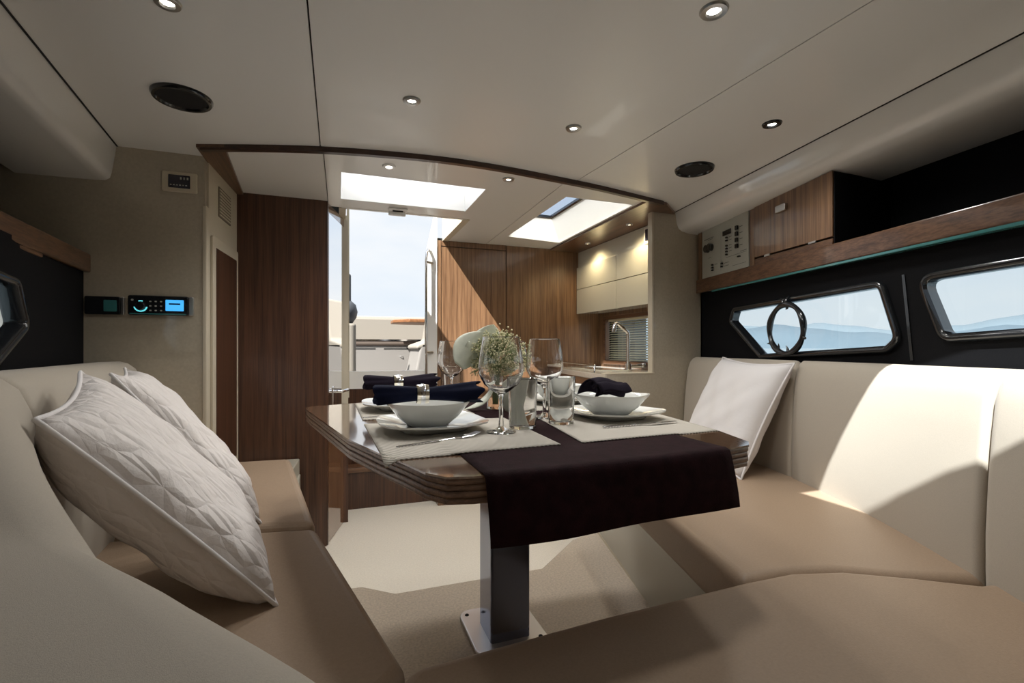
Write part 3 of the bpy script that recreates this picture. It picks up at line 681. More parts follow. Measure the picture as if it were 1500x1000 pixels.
# ================================================================== SETTEE
inner = [(1.955, 2.36), (1.90, 1.97), (1.812, 1.57), (1.632, 1.08), (1.405, .655), (1.19, .29), (1.0, -.10), (.58, -.24), (.22, -.06), (.085, .235), (-.065, .42), (-.185, .57), (-.385, .90), (-.555, 1.27), (-.62, 1.80), (-.72, 2.36)]
outer = [(2.085, 2.36), (2.00, 1.97), (1.905, 1.57), (1.79, 1.08), (1.68, .655), (1.55, .20), (1.30, -.25), (.58, -.43), (-.05, -.30), (-.38, .05), (-.62, .46), (-.665, .62), (-.715, .90), (-.77, 1.27), (-.845, 1.80), (-.925, 2.35)]
PROF_I = [(0, .46), (-.004, .53), (-.004, .62), (.006, .74), (.020, .85), (.034, .925), (.052, .968), (.078, .990), (.105, .998)]
PROF_O = [(.035, .996), (.012, .985), (.0, .955), (.0, .46)]
settee = thing('corner_settee', 'large beige U shaped dinette settee around the table', 'settee', (.58, .8, .10))
OFF = Vector((.58, .8, .10))
def dens(pts): # matched resampling of both paths by index
    out = []
    P = [Vector((*p, 0)) for p in pts]
    for i in range(len(P) - 1):
        p0 = P[max(0, i - 1)]; p1 = P[i]; p2 = P[i + 1]; p3 = P[min(len(P) - 1, i + 2)]
        for k in range(12):
            t = k / 12
            out.append(.5 * ((2 * p1) + (p2 - p0) * t + (2 * p0 - 5 * p1 + 4 * p2 - p3) * t * t + (3 * p1 - p0 - 3 * p2 + p3) * t ** 3))
    out.append(P[-1]); return out
DI, DO = dens(inner), dens(outer)
def at_par(D, s):
    s = max(0, min(len(D) - 1.0001, s * 12)); i = int(s); return D[i].lerp(D[i + 1], s - i)
def back_cushion(s0, s1, m='back'):
    """s: path parameter in control point units"""
    L = 0; N0 = 80; acc = [0]
    for k in range(N0):
        L += (at_par(DI, s0 + (s1 - s0) * (k + 1) / N0) - at_par(DI, s0 + (s1 - s0) * k / N0)).length; acc.append(L)
    r = .028
    samples = [0, .002, .006, .012, .020, r]; n = int((L - 2 * r) / .04)
    samples += [r + (L - 2 * r) * k / n for k in range(1, n)] + [L - x for x in reversed([0, .002, .006, .012, .020, r])]
    bm = bmesh.new(); rows = []
    for d in samples:
        j = min(N0 - 1, max(0, next((q for q in range(N0) if acc[q + 1] >= d), N0 - 1)))
        f_ = (d - acc[j]) / max(1e-9, acc[j + 1] - acc[j]); s = s0 + (s1 - s0) * (j + f_) / N0
        a = at_par(DI, s); b = at_par(DO, s); w = (b - a); wl_ = w.length; w.normalize()
        ed = min(d, L - d); k = 1.0 if ed >= r else math.sqrt(max(0, 1 - (1 - ed / r) ** 2))
        sh = r * (1 - k)
        bul = .010 * min(1, ed / .12)
        zk = 1 - .115 * max(0, min(1, (12.6 - s) / 1.8)) if s > 7.5 else 1 - .115 * max(0, min(1, (s - 5.0) / 2))
        row = []
        ks = min(1, (wl_ - .045) / .105)
        for o_, z in PROF_I:
            q = a + w * ((o_ + sh) * ks - bul * math.sin(math.pi * min(1, max(0, (z - .46) / .5)))); row.append((q.x, q.y, .46 + (z - .46) * (1 - (1 - zk) * 1.8) - (sh if z > .93 else 0)))
        for o_, z in PROF_O:
            q = b - w * (o_ + sh * .3); row.append((q.x, q.y, .46 + (z - .46) * (1 - (1 - zk) * 1.8) - (sh if z > .93 else 0)))
        rows.append([bm.verts.new(Vector(p) - OFF) for p in row])
    n = len(rows[0])
    for a, b in zip(rows, rows[1:]):
        for k in range(n): bm.faces.new((a[k], a[(k + 1) % n], b[(k + 1) % n], b[k]))
    bm.faces.new(rows[0]); bm.faces.new(rows[-1])
    o = from_bm('back_cushion', bm, m, settee); smooth_angle(o, 55); return o
back_cushion(0, 2.18)
back_cushion(2.18, 3.95)
back_cushion(3.95, 7.0)
back_cushion(7.0, 12.95)
back_cushion(12.95, 15)
def inner_pts(s0, s1, n=14, extra=.03):
    out = []
    for k in range(n + 1):
        s = s0 + (s1 - s0) * k / n; a = at_par(DI, s); b = at_par(DO, s); w = (b - a).normalized(); q = a + w * extra; out.append((q.x, q.y))
    return out
def seat_cushion(poly, z1=.51, z0=.375, bev=.028):
    return prism('seat_cushion', [(a - OFF.x, b - OFF.y) for a, b in poly], z0 - OFF.z, z1 - OFF.z, 'seat', settee, bevel=bev, seg=5)
# bow seat
seat_cushion([(.118, .818), (.50, .845), (.88, .858), (1.02, .855), (1.14, .82), (1.26, .745), (1.37, .665)] + inner_pts(4.0, 10.6, 22) , z1=.516)
# right seat
seat_cushion([(.885, .864), (.998, 1.293), (1.24, 2.22), (1.28, 2.36)] + inner_pts(0, 3.97, 14) + [(1.262, .752), (1.142, .827), (1.02, .861)])
# left seat: forward and aft cushions
seat_cushion([(.112, .822)] + list(reversed(inner_pts(10.62, 13.75, 12)))[::-1] + [(-.059, 1.555)], z1=.512)
seat_cushion([(-.062, 1.562)] + inner_pts(13.77, 15, 6) + [(-.525, 2.362), (-.505, 2.55), (-.215, 2.53), (-.20, 2.44)], z1=.522)
# bases
def base_piece(poly, z0, z1): return prism('base', [(a - OFF.x, b - OFF.y) for a, b in poly], z0 - OFF.z, z1 - OFF.z, 'base', settee, bevel=.004)
base_piece([(.90, .80), (1.075, 1.47), (1.275, 2.235), (1.30, 2.365), (1.95, 2.365), (1.55, .9)], .10, .376)
base_piece([(.14, .78), (.90, .80), (1.3, .6), (1.1, .30), (.6, 0), (.2, .2)], .10, .376)
base_piece([(.13, .80), (-.04, 1.56), (-.18, 2.44), (-.19, 2.80), (-.488, 2.82), (-.515, 2.45), (-.52, 2.362), (-.70, 2.362), (-.55, 1.6), (-.1, .6)], -.05, .376)
prism('end_panel', [(a - OFF.x, b - OFF.y) for a, b in [(-.50, 2.56), (-.21, 2.56), (-.195, 2.82), (-.485, 2.835)]], .37 - OFF.z, .455 - OFF.z, 'base', settee, bevel=.006)
prism('floor_strip', [(a - OFF.x, b - OFF.y) for a, b in [(1.058, 1.40), (1.066, 1.398), (1.272, 2.20), (1.264, 2.202)]], .10 - OFF.z, .112 - OFF.z, 'cream', settee)

# ---- pillows
def pillow(name_label, top_near, bot_near, top_far, T=.075, T2=None, m='pillow', n=28, group=None, ears=.035):
    tn, bn, tf = Vector(top_near), Vector(bot_near), Vector(top_far)
    a = tn - bn; b = tf - tn; w, hgt = b.length, a.length
    c = (bn + tf) / 2
    X = b.normalized(); Y = (a - X * a.dot(X)).normalized(); Z = X.cross(Y)
    t = thing('throw_pillow', name_label, 'pillow', (0, 0, 0), group)
    t.matrix_world = Matrix(((X.x, Y.x, Z.x, c.x), (X.y, Y.y, Z.y, c.y), (X.z, Y.z, Z.z, c.z), (0, 0, 0, 1)))
    FRONT = 1
    bm = bmesh.new(); grid = {}
    rnd = random.Random(sum(map(ord, name_label)))
    ph = [rnd.random() * 6 for _ in range(6)]
    def out(u, v):
        pin = 1 - .085 * (1 - v * v) * abs(u) ** 3 ; piv = 1 - .085 * (1 - u * u) * abs(v) ** 3
        return u * w / 2 * pin, v * hgt / 2 * piv
    for side in (1, -1):
        for i in range(n + 1):
            for j in range(n + 1):
                u, v = -1 + 2 * i / n, -1 + 2 * j / n
                edge = i in (0, n) or j in (0, n)
                if edge and side == -1: grid[(i, j, -1)] = grid[(i, j, 1)]; continue
                x, y = out(u, v)
                k = max(0, (1 - u ** 4)) ** .55 * max(0, (1 - v ** 4)) ** .55
                wr_ = .006 * math.sin(u * 7 + v * 3 + ph[0]) * math.sin(v * 6 - u * 2 + ph[1]) + .004 * math.sin(u * 13 + ph[2] + 4 * v) * math.sin(v * 11 + ph[3])
                z = side * ((T if side == FRONT else (T2 or T)) * k + wr_ * k)
                grid[(i, j, side)] = bm.verts.new((x, y, z))
    for side in (1, -1):
        for i in range(n):
            for j in range(n):
                q = [grid[(i, j, side)], grid[(i + 1, j, side)], grid[(i + 1, j + 1, side)], grid[(i, j + 1, side)]]
                bm.faces.new(q if side == 1 else q[::-1])
    o = from_bm('cover', bm, m, t); o.data.polygons.foreach_set('use_smooth', [True] * len(o.data.polygons))
    loop = [out(-1 + 2 * i / n, -1) for i in range(n)] + [out(1, -1 + 2 * i / n) for i in range(n)] + [out(1 - 2 * i / n, 1) for i in range(n)] + [out(-1, 1 - 2 * i / n) for i in range(n)]
    tube('piping', [(x * 1.004, y * 1.004, 0) for x, y in loop], .0045, 'pillow_smooth', t, n=8, closed=True)
    return t
pillow('white quilted pillow lying in front of another quilted pillow', (-.453, .985, .940), (-.116, 1.085, .511), (-.573, 1.42, .996), T=.058, T2=.10)
pillow('white quilted pillow half hidden behind another quilted pillow', (-.548, 1.50, .982), (-.228, 1.64, .525), (-.663, 1.92, .982), T=.06, T2=.075)
pillow('smooth white pillow leaning on the backrest below the ringed window', (1.785, 1.48, .987), (1.555, 1.51, .511), (1.885, 1.975, 1.002), T=.075, m='pillow_smooth')

# ---- ring with hooks hung on the windows
def window_ring(fx, sgn, y, z, label):
    t = thing('window_ring', label, 'ring', (fx(y) - sgn * .035, y, z))
    b_ = .233 if sgn > 0 else -.14
    P = lambda a, r: (b_ * r * math.cos(a) , r * math.cos(a), r * math.sin(a) * 1.02)
    R0 = .108
    tube('hoop', [P(2 * math.pi * k / 48, R0) for k in range(48)], [.0125 + .002 * math.sin(5 * 2 * math.pi * k / 48) for k in range(48)], 'black_gloss', t, n=12, closed=True)
    for a, s_ in ((200, 1), (262, -1), (300, -1), (330, 1), (80, 1), (95, -1)):
        a = R(a); p0 = Vector(P(a, R0)); d = Vector(P(a, 1.0)) * s_
        tube('hook', [p0, p0 + d * .018, p0 + d * .028 + Vector((0, .006, .006))], [.008, .0055, .0015], 'black_gloss', t, n=8)
    tube('bracket', [(0, 0, R0 - .004), (sgn * .0, 0, R0 + .02), (sgn * .022, 0, R0 + .035)], .010, 'black_gloss', t, n=8)
window_ring(hull_r, 1, 1.60, 1.137, 'black hooked ring in front of the side window')

# ================================================================== TABLE
TZ = .85
tabpoly = [(.20, .722), (.35, .722), (.55, .731), (.74, .750), (.80, .762), (.828, .79), (.868, .915), (.918, 1.186), (.985, 1.55), (1.03, 1.74), (1.02, 1.80), (.85, 1.86), (.47, 1.885), (.10, 1.85), (-.075, 1.785), (-.104, 1.75), (-.085, 1.64), (-.056, 1.496), (.021, 1.113), (.073, .947), (.107, .853), (.132, .770), (.158, .733)]
tb = thing('dinette_table', 'wooden dinette table with layered edge on a polished column', 'table', (.47, 1.4, .10))
TO = (.47, 1.4, .10)
def tp(poly): return [(a - TO[0], b - TO[1]) for a, b in poly]
for k in range(4):
    zz = TZ - .045 + k * .0105
    prism('edge_layer', tp(offset_poly(tabpoly, -.003 + (.0015 if k % 2 else 0))), zz - TO[2], zz + .0102 - TO[2], 'ply', tb, bevel=.0015, seg=1)
prism('table_top', tp(tabpoly), TZ - .0035 - TO[2], TZ - TO[2], 'wood_top', tb)
lg = (.455, 1.443, .588, 1.575)
prism('column', tp(arc_rect(*lg, .008)), .0 , TZ - .045 - TO[2], 'steel_dark', tb, bevel=.002)
bpl = prism('base_plate', tp(arc_rect(.40, 1.395, .645, 1.665, .04)), .001, .014, 'plate_steel', tb, bevel=.004)
for x, y in ((.425, 1.63), (.62, 1.63), (.62, 1.43)): lathe('screw', [(0, .0165), (.006, .0165), (.008, .013)], 'dark_gap', bpl, loc=(x - TO[0], y - TO[1], 0), n=12)
box('support_plate', (.34 - TO[0], 1.30 - TO[1], TZ - .055 - TO[2]), (.70 - TO[0], 1.70 - TO[1], TZ - .045 - TO[2]), 'steel_dark', tb)

# ---- runner: sheet over the table with a hanging end
def sheet(name, pts_fn, nu, nv, thick, m):
    bm = bmesh.new(); g_ = [[bm.verts.new(pts_fn(i / nu, j / nv)) for j in range(nv + 1)] for i in range(nu + 1)]
    for i in range(nu):
        for j in range(nv): bm.faces.new((g_[i][j], g_[i + 1][j], g_[i + 1][j + 1], g_[i][j + 1]))
    bm.normal_update()
    for f_ in bm.faces:
        if f_.normal.z < -.2: f_.normal_flip()
    bmesh.ops.recalc_face_normals(bm, faces=bm.faces)
    o = from_bm(name, bm, m); o.data.polygons.foreach_set('use_smooth', [True] * len(o.data.polygons))
    md = o.modifiers.new('thickness', 'SOLIDIFY'); md.thickness = thick; md.offset = 0
    return o
FRONT_EDGE = [(.20, .722), (.35, .722), (.55, .731), (.74, .750), (.80, .762)]
def front_edge(x):
    for (x0, y0), (x1, y1) in zip(FRONT_EDGE, FRONT_EDGE[1:]):
        if x <= x1: return y0 + (y1 - y0) * (x - x0) / (x1 - x0)
    return FRONT_EDGE[-1][1]
def run_pt(s, t):
    # s 0..1 across the cloth, t 0..1 from the aft end to the hem
    hang, flat = .098, 1.09; d = t * (flat + hang + .03)
    x = .215 + .513 * s; front = front_edge(x); zc = TZ + .0013
    if d < flat:
        y = front + .012 + (flat - d); z = zc + .0003 * math.sin(9 * s + 6 * y)
    else:
        q = d - flat
        if q < .03:
            a = q / .03 * math.pi / 2; y = front + .012 - .022 * math.sin(a); z = zc - .0108 * (1 - math.cos(a)) + .0032 * math.sin(2 * a)
        else:
            y = front - .010 - .012 * math.sin(math.pi * (q - .03) / hang * .5) - .006 * math.sin(s * 8) * ((q - .03) / hang); z = TZ - .0095 - (q - .03)
        x += .004 * (q / hang)
    return (x, y, z)
rn = sheet('table_runner', run_pt, 24, 90, .0016, 'runner'); tag(rn, 'dark brown cloth runner hanging over the near table end', 'table runner')
# ---- placemats
def placemat(c00, c10, c11, c01, label, droop=None):
    """corners: near-left, near-right, far-right, far-left"""
    A, B, C_, D = [Vector((*p, 0)) for p in (c00, c10, c11, c01)]
    def f_(s, t):
        p = (A * (1 - s) + B * s) * (1 - t) + (D * (1 - s) + C_ * s) * t
        on = max(0, min(1, (p.x - .192) / .018)) * max(0, min(1, (.751 - p.x) / .018))   # 1 over the runner, 0 beside it
        z = TZ + .0012 + .0024 * on + .0002 * math.sin(6 * s + 4 * t)
        if droop: z -= .5 * max(0, .107 - (p.y - .853) * .36 - p.x)
        return (p.x, p.y, z)
    o = sheet('placemat', f_, 40, 20, .0018, 'mat_'); tag(o, label, 'placemat', 'woven placemats on the table'); return o
placemat((.078, .868), (.428, .885), (.440, 1.275), (.064, 1.311), 'woven straw placemat under the forked setting by the runner', .012)
placemat((.064, 1.385), (.385, 1.385), (.385, 1.80), (.058, 1.79), 'woven straw placemat under the dark ringed napkin nearest the doorway')
placemat((.478, .885), (.862, .914), (.916, 1.235), (.535, 1.27), 'woven straw placemat under the knife and aubergine napkin')
placemat((.56, 1.385), (.935, 1.365), (.985, 1.74), (.57, 1.78), 'woven straw placemat under the bowl without a napkin')

# ---- porcelain
def sq(k, p=4.5):
    def f_(th, r, z):
        c, s = abs(math.cos(th)), abs(math.sin(th)); q = 1 / (c ** p + s ** p) ** (1 / p)
        w = max(0, r - .07) / .08
        return r * (1 + (q - 1) * k), z + .005 * k * w * (q - 1) / .2
    return f_
def bowl_shape(th, r, z):
    c, s = abs(math.cos(th)), abs(math.sin(th)); q = 1 / (c ** 3.6 + s ** 3.6) ** (1 / 3.6); w = max(0, min(1, (z - .01) / .05))
    return r * (1 + (q - 1) * (.25 + .75 * w)), z + w * .0035 * (q - 1) / .2
PZ = TZ + .0046
def plate(x, y, rot, label, r=.128):
    t = thing('dinner_plate', label, 'plate', (x, y, PZ), 'square white dinner plates'); t.rotation_euler = (0, 0, rot)
    lathe('dish', [(0, .008), (r * .60, .008), (r * .66, .012), (r * .98, .020), (r, .0215), (r * .99, .0175), (r * .68, .007), (r * .62, 0), (0, 0)], 'porcelain', t, n=64, shape=sq(.75))
    return t
def bowl(x, y, rot, label, r=.092, z=PZ + .0085):
    t = thing('soup_bowl', label, 'bowl', (x, y, z), 'square white soup bowls'); t.rotation_euler = (0, 0, rot)
    lathe('dish', [(0, .005), (r * .52, .006), (r * .72, .022), (r * .92, .046), (r * 1.0, .056), (r * 1.02, .0565), (r * 1.02, .054), (r * .80, .022), (r * .56, .002), (r * .5, 0), (0, 0)], 'porcelain', t, n=64, shape=bowl_shape)
    return t
S1 = (.215, 1.165); S2 = (.20, 1.60); S3 = (.735, 1.185); S4 = (.76, 1.57)
plate(*S1, R(3), 'white square plate on the placemat with the fork'); bowl(S1[0] - .008, S1[1] + .01, R(6), 'white square bowl holding the navy napkin by the fork')
plate(*S2, R(2), 'white square plate under the ringed napkin nearest the doorway'); bowl(S2[0], S2[1], R(4), 'white square bowl under the ringed napkin nearest the doorway')
plate(*S3, R(12), 'white square plate beside the knife'); bowl(S3[0] - .005, S3[1], R(14), 'white square bowl holding the loose aubergine napkin')
plate(*S4, R(8), 'white square plate behind the glasses across from the bouquet'); bowl(S4[0] - .01, S4[1], R(8), 'white square bowl without a napkin', r=.085)

# ---- napkins and rings
def napkin(x, y, z, ang, label, Lh=.125, m='navy', ends=(.026, .030)):
    t = thing('linen_napkin', label, 'napkin', (x, y, z)); t.rotation_euler = (0, 0, ang)
    bm = bmesh.new(); n, N = 40, 26; rows = []
    rnd = random.Random(int(x * 1000)); ph = rnd.random() * 6
    for i in range(N + 1):
        s = -1 + 2 * i / N; a = abs(s)
        r0 = .0175 + ((ends[0] if s < 0 else ends[1]) - .0175) * min(1, a * 1.15) ** 1.1
        row = []
        for k in range(n):
            th = 2 * math.pi * k / n
            fold = 1 + .10 * min(1, a * 2 + .15) * math.sin(3 * th + ph + s) + .06 * a * math.sin(7 * th + 2 * s)
            xx = s * Lh + (.010 * math.sin(4 * th + ph) * (a ** 6) if s > 0 else .006 * math.sin(2 * th) * a ** 6)
            row.append(bm.verts.new((xx, r0 * fold * math.cos(th) * 1.12, r0 * fold * math.sin(th) * .88)))
        rows.append(row)
    for a, b in zip(rows, rows[1:]):
        for k in range(n): bm.faces.new((a[k], a[(k + 1) % n], b[(k + 1) % n], b[k]))
    for row, sg in ((rows[0], 1), (rows[-1], -1)):     # tucked-in spiral end
        prev = row
        for f_, dx in ((.82, .004), (.72, .016), (.45, .012), (.30, .024)):
            cx = sum((v.co for v in row), Vector()) / n
            cur = [bm.verts.new(cx + (v.co - cx) * f_ + Vector((sg * dx, 0, 0))) for v in row]
            for k in range(n): bm.faces.new((prev[k], prev[(k + 1) % n], cur[(k + 1) % n], cur[k]))
            prev = cur
        bm.faces.new(prev)
    o = from_bm('cloth', bm, m, t); smooth_angle(o, 60)
    return t
def ring_(x, y, z, ang, label):
    t = thing('napkin_ring', label, 'napkin ring', (x, y, z), 'shiny napkin rings'); t.rotation_euler = (0, 0, ang)
    o = lathe('band', [(.0205, -.013), (.0225, -.014), (.0235, -.010), (.0240, 0), (.0235, .010), (.0225, .014), (.0205, .013), (.0200, 0), (.0205, -.013)], 'mirrorish', t, n=36)
    o.rotation_euler = (0, R(90), 0)
    b2 = lathe('inlay', [(.0242, -.005), (.0250, -.003), (.0250, .003), (.0242, .005)], 'steel', t, n=36); b2.rotation_euler = (0, R(90), 0)
nz1 = PZ + .0085 + .072
napkin(S1[0] - .008, S1[1], nz1 + .004, R(-3), 'navy rolled napkin resting on the bowl beside the fork')
ring_(S1[0] - .022, S1[1] + .001, nz1 + .004, R(-3), 'shiny ring around the navy napkin by the fork')
napkin(S2[0] - .005, S2[1], nz1 + .004, R(0), 'dark rolled napkin on the bowl nearest the doorway', .115, 'aubergine')
ring_(S2[0] - .015, S2[1], nz1 + .004, R(0), 'shiny ring around the rolled napkin nearest the doorway')
# loose folded napkin on the right bowl: an arched band
def fold_pt(s, t):
    th = math.pi * (1.12 * s - .06)
    r = .036
    x = -.062 + t * .105 + .018 * math.sin(3 * s)
    return (x, -.043 * math.cos(th) * (1 - .2 * t), .015 + r * math.sin(th) * (1 - .15 * t) + .006 * math.sin(5 * t))
nb = thing('linen_napkin', 'loose aubergine napkin arched over the bowl beside the knife', 'napkin', (S3[0] - .03, S3[1] - .005, PZ + .0085 + .048)); nb.rotation_euler = (0, 0, R(8))
sh_ = sheet('cloth', fold_pt, 26, 14, .006, 'aubergine'); sh_.parent = nb
def tail_pt(s, t):
    return (-.068 + .10 * t, -.035 - .045 * s, .022 + .022 * math.sin(math.pi * (.15 + .8 * s)) - .002 * s + .004 * math.sin(6 * t))
sh_ = sheet('folded_tail', tail_pt, 14, 12, .006, 'aubergine'); sh_.parent = nb
def tail2(s, t): return (-.02 + .09 * t, .03 - .05 * s, .030 + .018 * math.sin(math.pi * s) - .01 * t)
sh_ = sheet('folded_tail', tail2, 12, 10, .006, 'aubergine'); sh_.parent = nb

# ---- glasses
def wine_glass(x, y, label, k=1.0):
    t = thing('wine_glass', label, 'wine glass', (x, y, TZ + .0046), 'stemmed wine glasses')
    o = [(0, 0), (.034, 0), (.0355, .0015), (.033, .004), (.014, .008), (.0065, .014), (.0050, .03), (.0046, .06), (.0050, .082), (.009, .090), (.022, .097), (.040, .112), (.051, .133), (.0530, .150), (.0505, .175), (.0455, .205), (.0425, .222)]
    i = [(.0415, .2225), (.0405, .2215), (.0437, .205), (.0487, .175), (.0512, .150), (.0490, .134), (.0380, .114), (.020, .100), (.006, .0955), (0, .095)]
    lathe('glass_body', [(r * k, z) for r, z in o + i], 'glass', t, n=48); return t
wg = wine_glass(.357, 1.055, 'stemmed wine glass nearest the fork in front of the bouquet')
copy_thing(wg, (.548, 1.237, TZ + .0046), 0, 'stemmed wine glass beside the plate with the aubergine napkin')
copy_thing(wg, (.392, 1.725, TZ + .0046), 0, 'stemmed wine glass between the bouquet and the doorway')
copy_thing(wg, (.60, 1.64, TZ + .0046), 0, 'stemmed wine glass beside the bowl without a napkin')
def tumbler(x, y, label):
    t = thing('water_tumbler', label, 'tumbler', (x, y, TZ + .0046), 'straight water tumblers')
    lathe('glass_body', [(0, 0), (.031, 0), (.033, .002), (.0345, .05), (.0375, .120), (.0372, .1212), (.0358, .120), (.0328, .05), (.0312, .010), (.029, .008), (0, .007)], 'glass', t, n=44); return t
tu = tumbler(.428, 1.100, 'straight water tumbler beside the wine glass by the fork')
copy_thing(tu, (.548, 1.130, TZ + .0046), 0, 'straight water tumbler against the plate with the aubergine napkin')
copy_thing(tu, (.412, 1.815, TZ + .0024), 0, 'straight water tumbler behind the wine glass nearest the doorway')

# ---- cutlery
def fork(x, y, ang, label, L=.20):
    t = thing('table_fork', label, 'fork', (x, y, TZ + .0038)); t.rotation_euler = (0, R(-1.1), ang)
    prism('handle', round_poly([(-.10, -.005), (.0, -.0028), (.035, -.0026), (.035, .0026), (0, .0028), (-.10, .005)], .002), 0, .0026, 'steel', t, bevel=.0008)
    prism('head', round_poly([(.033, -.003), (.048, -.011), (.062, -.0115), (.062, .0115), (.048, .011), (.033, .003)], .003), .0006, .0036, 'steel', t, bevel=.0008)
    for k in range(4):
        c = -.0092 + k * .00613
        tube('tine', [(.060, c, .0024), (.078, c, .003), (.096, c * .95, .008)], [.0018, .0016, .0008], 'steel', t, n=6)
def knife(x, y, ang, label):
    t = thing('table_knife', label, 'knife', (x, y, TZ + .0046)); t.rotation_euler = (0, 0, ang)
    prism('handle', round_poly([(-.11, -.006), (-.01, -.005), (-.01, .005), (-.11, .006)], .003), 0, .005, 'steel', t, bevel=.0015)
    prism('blade', round_poly([(-.012, -.004), (.10, -.008), (.128, -.002), (.125, .005), (-.012, .005)], .003), .001, .003, 'steel', t, bevel=.0006)
fork(.205, 1.005, R(18), 'steel fork lying in front of the navy napkin setting')
fork(.165, 1.435, R(10), 'steel fork lying before the setting nearest the doorway')
knife(.720, 1.032, R(5), 'steel knife lying in front of the aubergine napkin setting')
knife(.75, 1.42, R(4), 'steel knife lying before the bowl without a napkin')

# ---- flower arrangement
FX, FY = .488, 1.50
vz = thing('flower_vase', 'small glass vase under the cream blossom bouquet', 'vase', (FX, FY, TZ + .0022))
lathe('glass_body', [(0, 0), (.028, 0), (.030, .003), (.026, .04), (.024, .075), (.030, .10), (.0285, .10), (.0225, .075), (.0245, .04), (.027, .008), (0, .007)], 'glass', vz, n=36)
bq = thing('flower_bouquet', 'round bouquet of tiny cream blossoms and pale calla petals', 'bouquet', (FX, FY, TZ + .018))
rnd = random.Random(3)
bm = bmesh.new(); bs = bmesh.new()
cen = Vector((.012, 0, .155))
def seg_(b, p, q, r):
    d = (q - p).normalized(); u_ = d.orthogonal().normalized(); w_ = d.cross(u_)
    A = [b.verts.new(p + (u_ * math.cos(k * 2.094) + w_ * math.sin(k * 2.094)) * r) for k in range(3)]
    B = [b.verts.new(q + (u_ * math.cos(k * 2.094) + w_ * math.sin(k * 2.094)) * r) for k in range(3)]
    for k in range(3): b.faces.new((A[k], A[(k + 1) % 3], B[(k + 1) % 3], B[k]))
def blob(b, p, r):
    T_ = [p + Vector(d) * r for d in ((1, 0, 0), (-1, 0, 0), (0, 1, 0), (0, -1, 0), (0, 0, 1), (0, 0, -1))]
    V = [b.verts.new(q) for q in T_]
    for i, j, k in ((0, 2, 4), (2, 1, 4), (1, 3, 4), (3, 0, 4), (2, 0, 5), (1, 2, 5), (3, 1, 5), (0, 3, 5)): b.faces.new((V[i], V[j], V[k]))
for i in range(520):
    while True:
        d = Vector((rnd.uniform(-1, 1), rnd.uniform(-1, 1), rnd.uniform(-.95, 1)))
        if .05 < d.length < 1: break
    d.normalize(); rr = rnd.uniform(.55, 1.0) ** .6
    tip = cen + Vector((d.x * .098, d.y * .092, d.z * .088)) * rr
    seg_(bs, cen + (tip - cen) * .35, tip, .0008)
    for k in range(4):
        q = tip + Vector((rnd.gauss(0, .007), rnd.gauss(0, .007), rnd.gauss(0, .007)))
        blob(bm, q, rnd.uniform(.0018, .0040))
        if k % 2: seg_(bs, tip - (tip - cen) * .1, q, .0007)
for k in range(14):
    a = k * .45; seg_(bs, Vector((.008 * math.cos(a), .008 * math.sin(a), .0)), cen + Vector((-.008 + .014 * math.cos(a), .014 * math.sin(a), -.03)), .0016)
blos = from_bm('blossoms', bm, 'sprig', bq); blos['kind'] = 'stuff'
stm = from_bm('stems', bs, 'stem', bq); stm['kind'] = 'stuff'
def petal(base, tip, wid, side, cup, name='calla_petal'):
    base, tip = Vector(base), Vector(tip); d = tip - base; L = d.length; d.normalize(); sv = Vector(side).normalized(); sv = (sv - d * sv.dot(d)).normalized(); nn = d.cross(sv)
    def f_(s, t):
        w = wid * math.sin(math.pi * min(1, .08 + .92 * t)) ** .7 * (1 if t < .98 else .6)
        x = (s - .5) * 2
        return tuple(base + d * L * t + sv * w * x + nn * (cup * (x * x - .4) * math.sin(math.pi * t) + .012 * math.sin(3 * t)))
    o = sheet(name, f_, 12, 16, .0022, 'leaf'); o.parent = bq; return o
petal((-.125, -.01, .125), (-.045, .0, .235), .050, (1, .25, -.9), .022)
petal((-.03, .02, .13), (.0, .02, .262), .062, (1, .2, -.15), .018)
petal((-.05, .01, .12), (-.095, -.01, .205), .030, (.8, .3, .5), .02)
petal((.0, -.14, -.0135), (.055, -.16, .085), .052, (1, .3, -.2), .012)
petal((-.02, -.03, .05), (-.12, -.06, -.005), .018, (.2, 1, .3), .008)

# ================================================================== COCKPIT AND OUTSIDE
CZ = .70
struct(box('floor_cockpit', (-1.8, YA + .05, CZ - .05), (2.6, 7.2, CZ), 'deck'), 'white cockpit sole')
hs = thing('helm_seat', 'helm seat with dark grey headrest in the cockpit', 'helm seat', (.05, 4.35, CZ))
prism('pedestal', arc_rect(-.28, -.16, .06, .16, .04), 0, .12, 'deck', hs, bevel=.01)
prism('seat_back', arc_rect(-.30, -.12, .093, .12, .04), .10, .56, 'outdoor', hs, bevel=.02)
lathe('headrest', [(0, -.125), (.06, -.11), (.10, -.05), (.11, .0), (.095, .06), (.05, .10), (0, .108)], 'grey_vinyl', hs, loc=(.0, 0, .665), n=28)
prism('bolster', arc_rect(-.22, -.05, .055, .05, .03), .70, .99, 'grey_vinyl', hs, bevel=.02)
ab = thing('aft_bench', 'cream cockpit bench with storage front beyond the doorway', 'bench', (.6, 5.7, CZ))
box('front', (-1.6, -.2, 0), (1.3, .2, .38), 'deck', ab, bevel=.01)
box('slot', (-.42, -.203, .34), (-.21, -.195, .352), 'dark_gap', ab); box('slot', (-.12, -.203, .34), (.30, -.195, .352), 'dark_gap', ab)
box('seat_pad', (-1.6, -.22, .38), (1.3, .35, .44), 'taupe', ab, bevel=.02); box('chrome_strip', (-1.6, -.225, .435), (1.3, -.19, .45), 'steel', ab)
box('backrest', (-1.6, .30, .40), (1.3, .55, .74), 'outdoor', ab, bevel=.04)
lathe('ring_pull', [(.016, -.004), (.020, 0), (.016, .004), (.012, 0), (.016, -.004)], 'steel', ab, loc=(.07, -.2, .26), n=20)
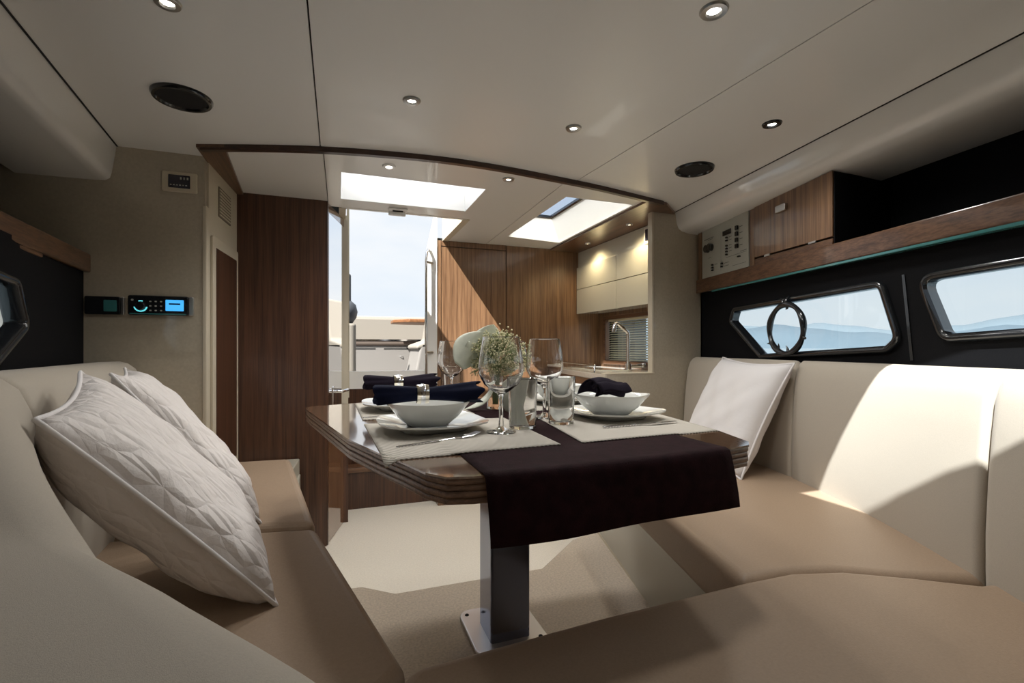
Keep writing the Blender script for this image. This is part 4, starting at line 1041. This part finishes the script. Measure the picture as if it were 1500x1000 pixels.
tt = thing('cockpit_table', 'teak cockpit table on a pedestal outside the doorway', 'table', (.98, 5.215, CZ))
prism('table_top', [(-.44, -.1), (-.30, -.30), (.40, -.30), (.5, .3), (-.28, .3), (-.44, .15)], .615, .65, 'teak', tt, bevel=.008)
lathe('pedestal', [(.16, 0), (.16, .02), (.04, .04), (.035, .60), (.10, .615)], 'deck', tt, n=24)
ls = thing('side_seat', 'white moulded cockpit seat with sloping cushion beside the teak table', 'seat', (.78, 4.55, CZ))
prism('moulding', [(-.16, 0), (.6, 0), (.6, .40), (-.08, .40)], -.25, .35, 'deck', ls, fn=UZ, bevel=.02)
prism('cushion', [(-.12, .38), (.02, .43), (.08, .80), (.16, .80), (.16, .36), (-.12, .34)], -.25, .35, 'outdoor', ls, fn=UZ, bevel=.02)
struct(box('wall_cockpit_left', (-1.9, YA + .05, CZ), (-1.75, 7.2, 1.35), 'deck')); struct(box('wall_cockpit_right', (2.5, YA + .05, CZ), (2.62, 7.2, 1.35), 'deck'))
tr_ = struct(box('wall_transom', (-1.9, 7.1, CZ), (2.62, 7.2, 1.22), 'deck'))

sea = box('sea', (-20000, -20000, -.62), (20000, 20000, -.60), 'sea'); sea['kind'] = 'stuff'; tag(sea, 'pale calm sea around the boat', 'sea')
def hills(name, dist, hmax, seed, m, label):
    r_ = random.Random(seed); bm = bmesh.new(); n = 420; ph = [r_.random() * 6.28 for _ in range(9)]
    lo, mid, hi = [], [], []
    for i in range(n):
        a = 2 * math.pi * i / n
        hgt = hmax * (.62 + .20 * math.sin(5 * a + ph[0]) + .16 * math.sin(11 * a + ph[1]) + .09 * math.sin(23 * a + ph[2]) + .05 * math.sin(47 * a + ph[3]) + .03 * math.sin(83 * a + ph[4]))
        if abs((math.degrees(a) - 90 + 180) % 360 - 180) < 40: hgt *= max(.03, (abs((math.degrees(a) - 90 + 180) % 360 - 180) - 25) / 15)   # open water aft
        c_, s_ = math.cos(a), math.sin(a)
        lo.append(bm.verts.new((dist * c_, dist * s_, -2))); mid.append(bm.verts.new((dist * 1.06 * c_, dist * 1.06 * s_, max(1, hgt) * .55))); hi.append(bm.verts.new((dist * 1.15 * c_, dist * 1.15 * s_, max(2, hgt))))
    bk = [bm.verts.new((v.co.x * 1.3, v.co.y * 1.3, -2)) for v in lo]
    for i in range(n):
        j = (i + 1) % n
        bm.faces.new((lo[i], lo[j], mid[j], mid[i])); bm.faces.new((mid[i], mid[j], hi[j], hi[i])); bm.faces.new((hi[i], hi[j], bk[j], bk[i]))
    o = from_bm(name, bm, m); smooth_angle(o, 80); tag(o, label, 'hills'); return o
hills('hills', 6000, 330, 5, 'hill_near', 'nearer ridge across the water with haze painted pale blue')
hills('hills', 9500, 860, 11, 'hill_far', 'farther mountain ridge behind the nearer one, painted fainter with haze')
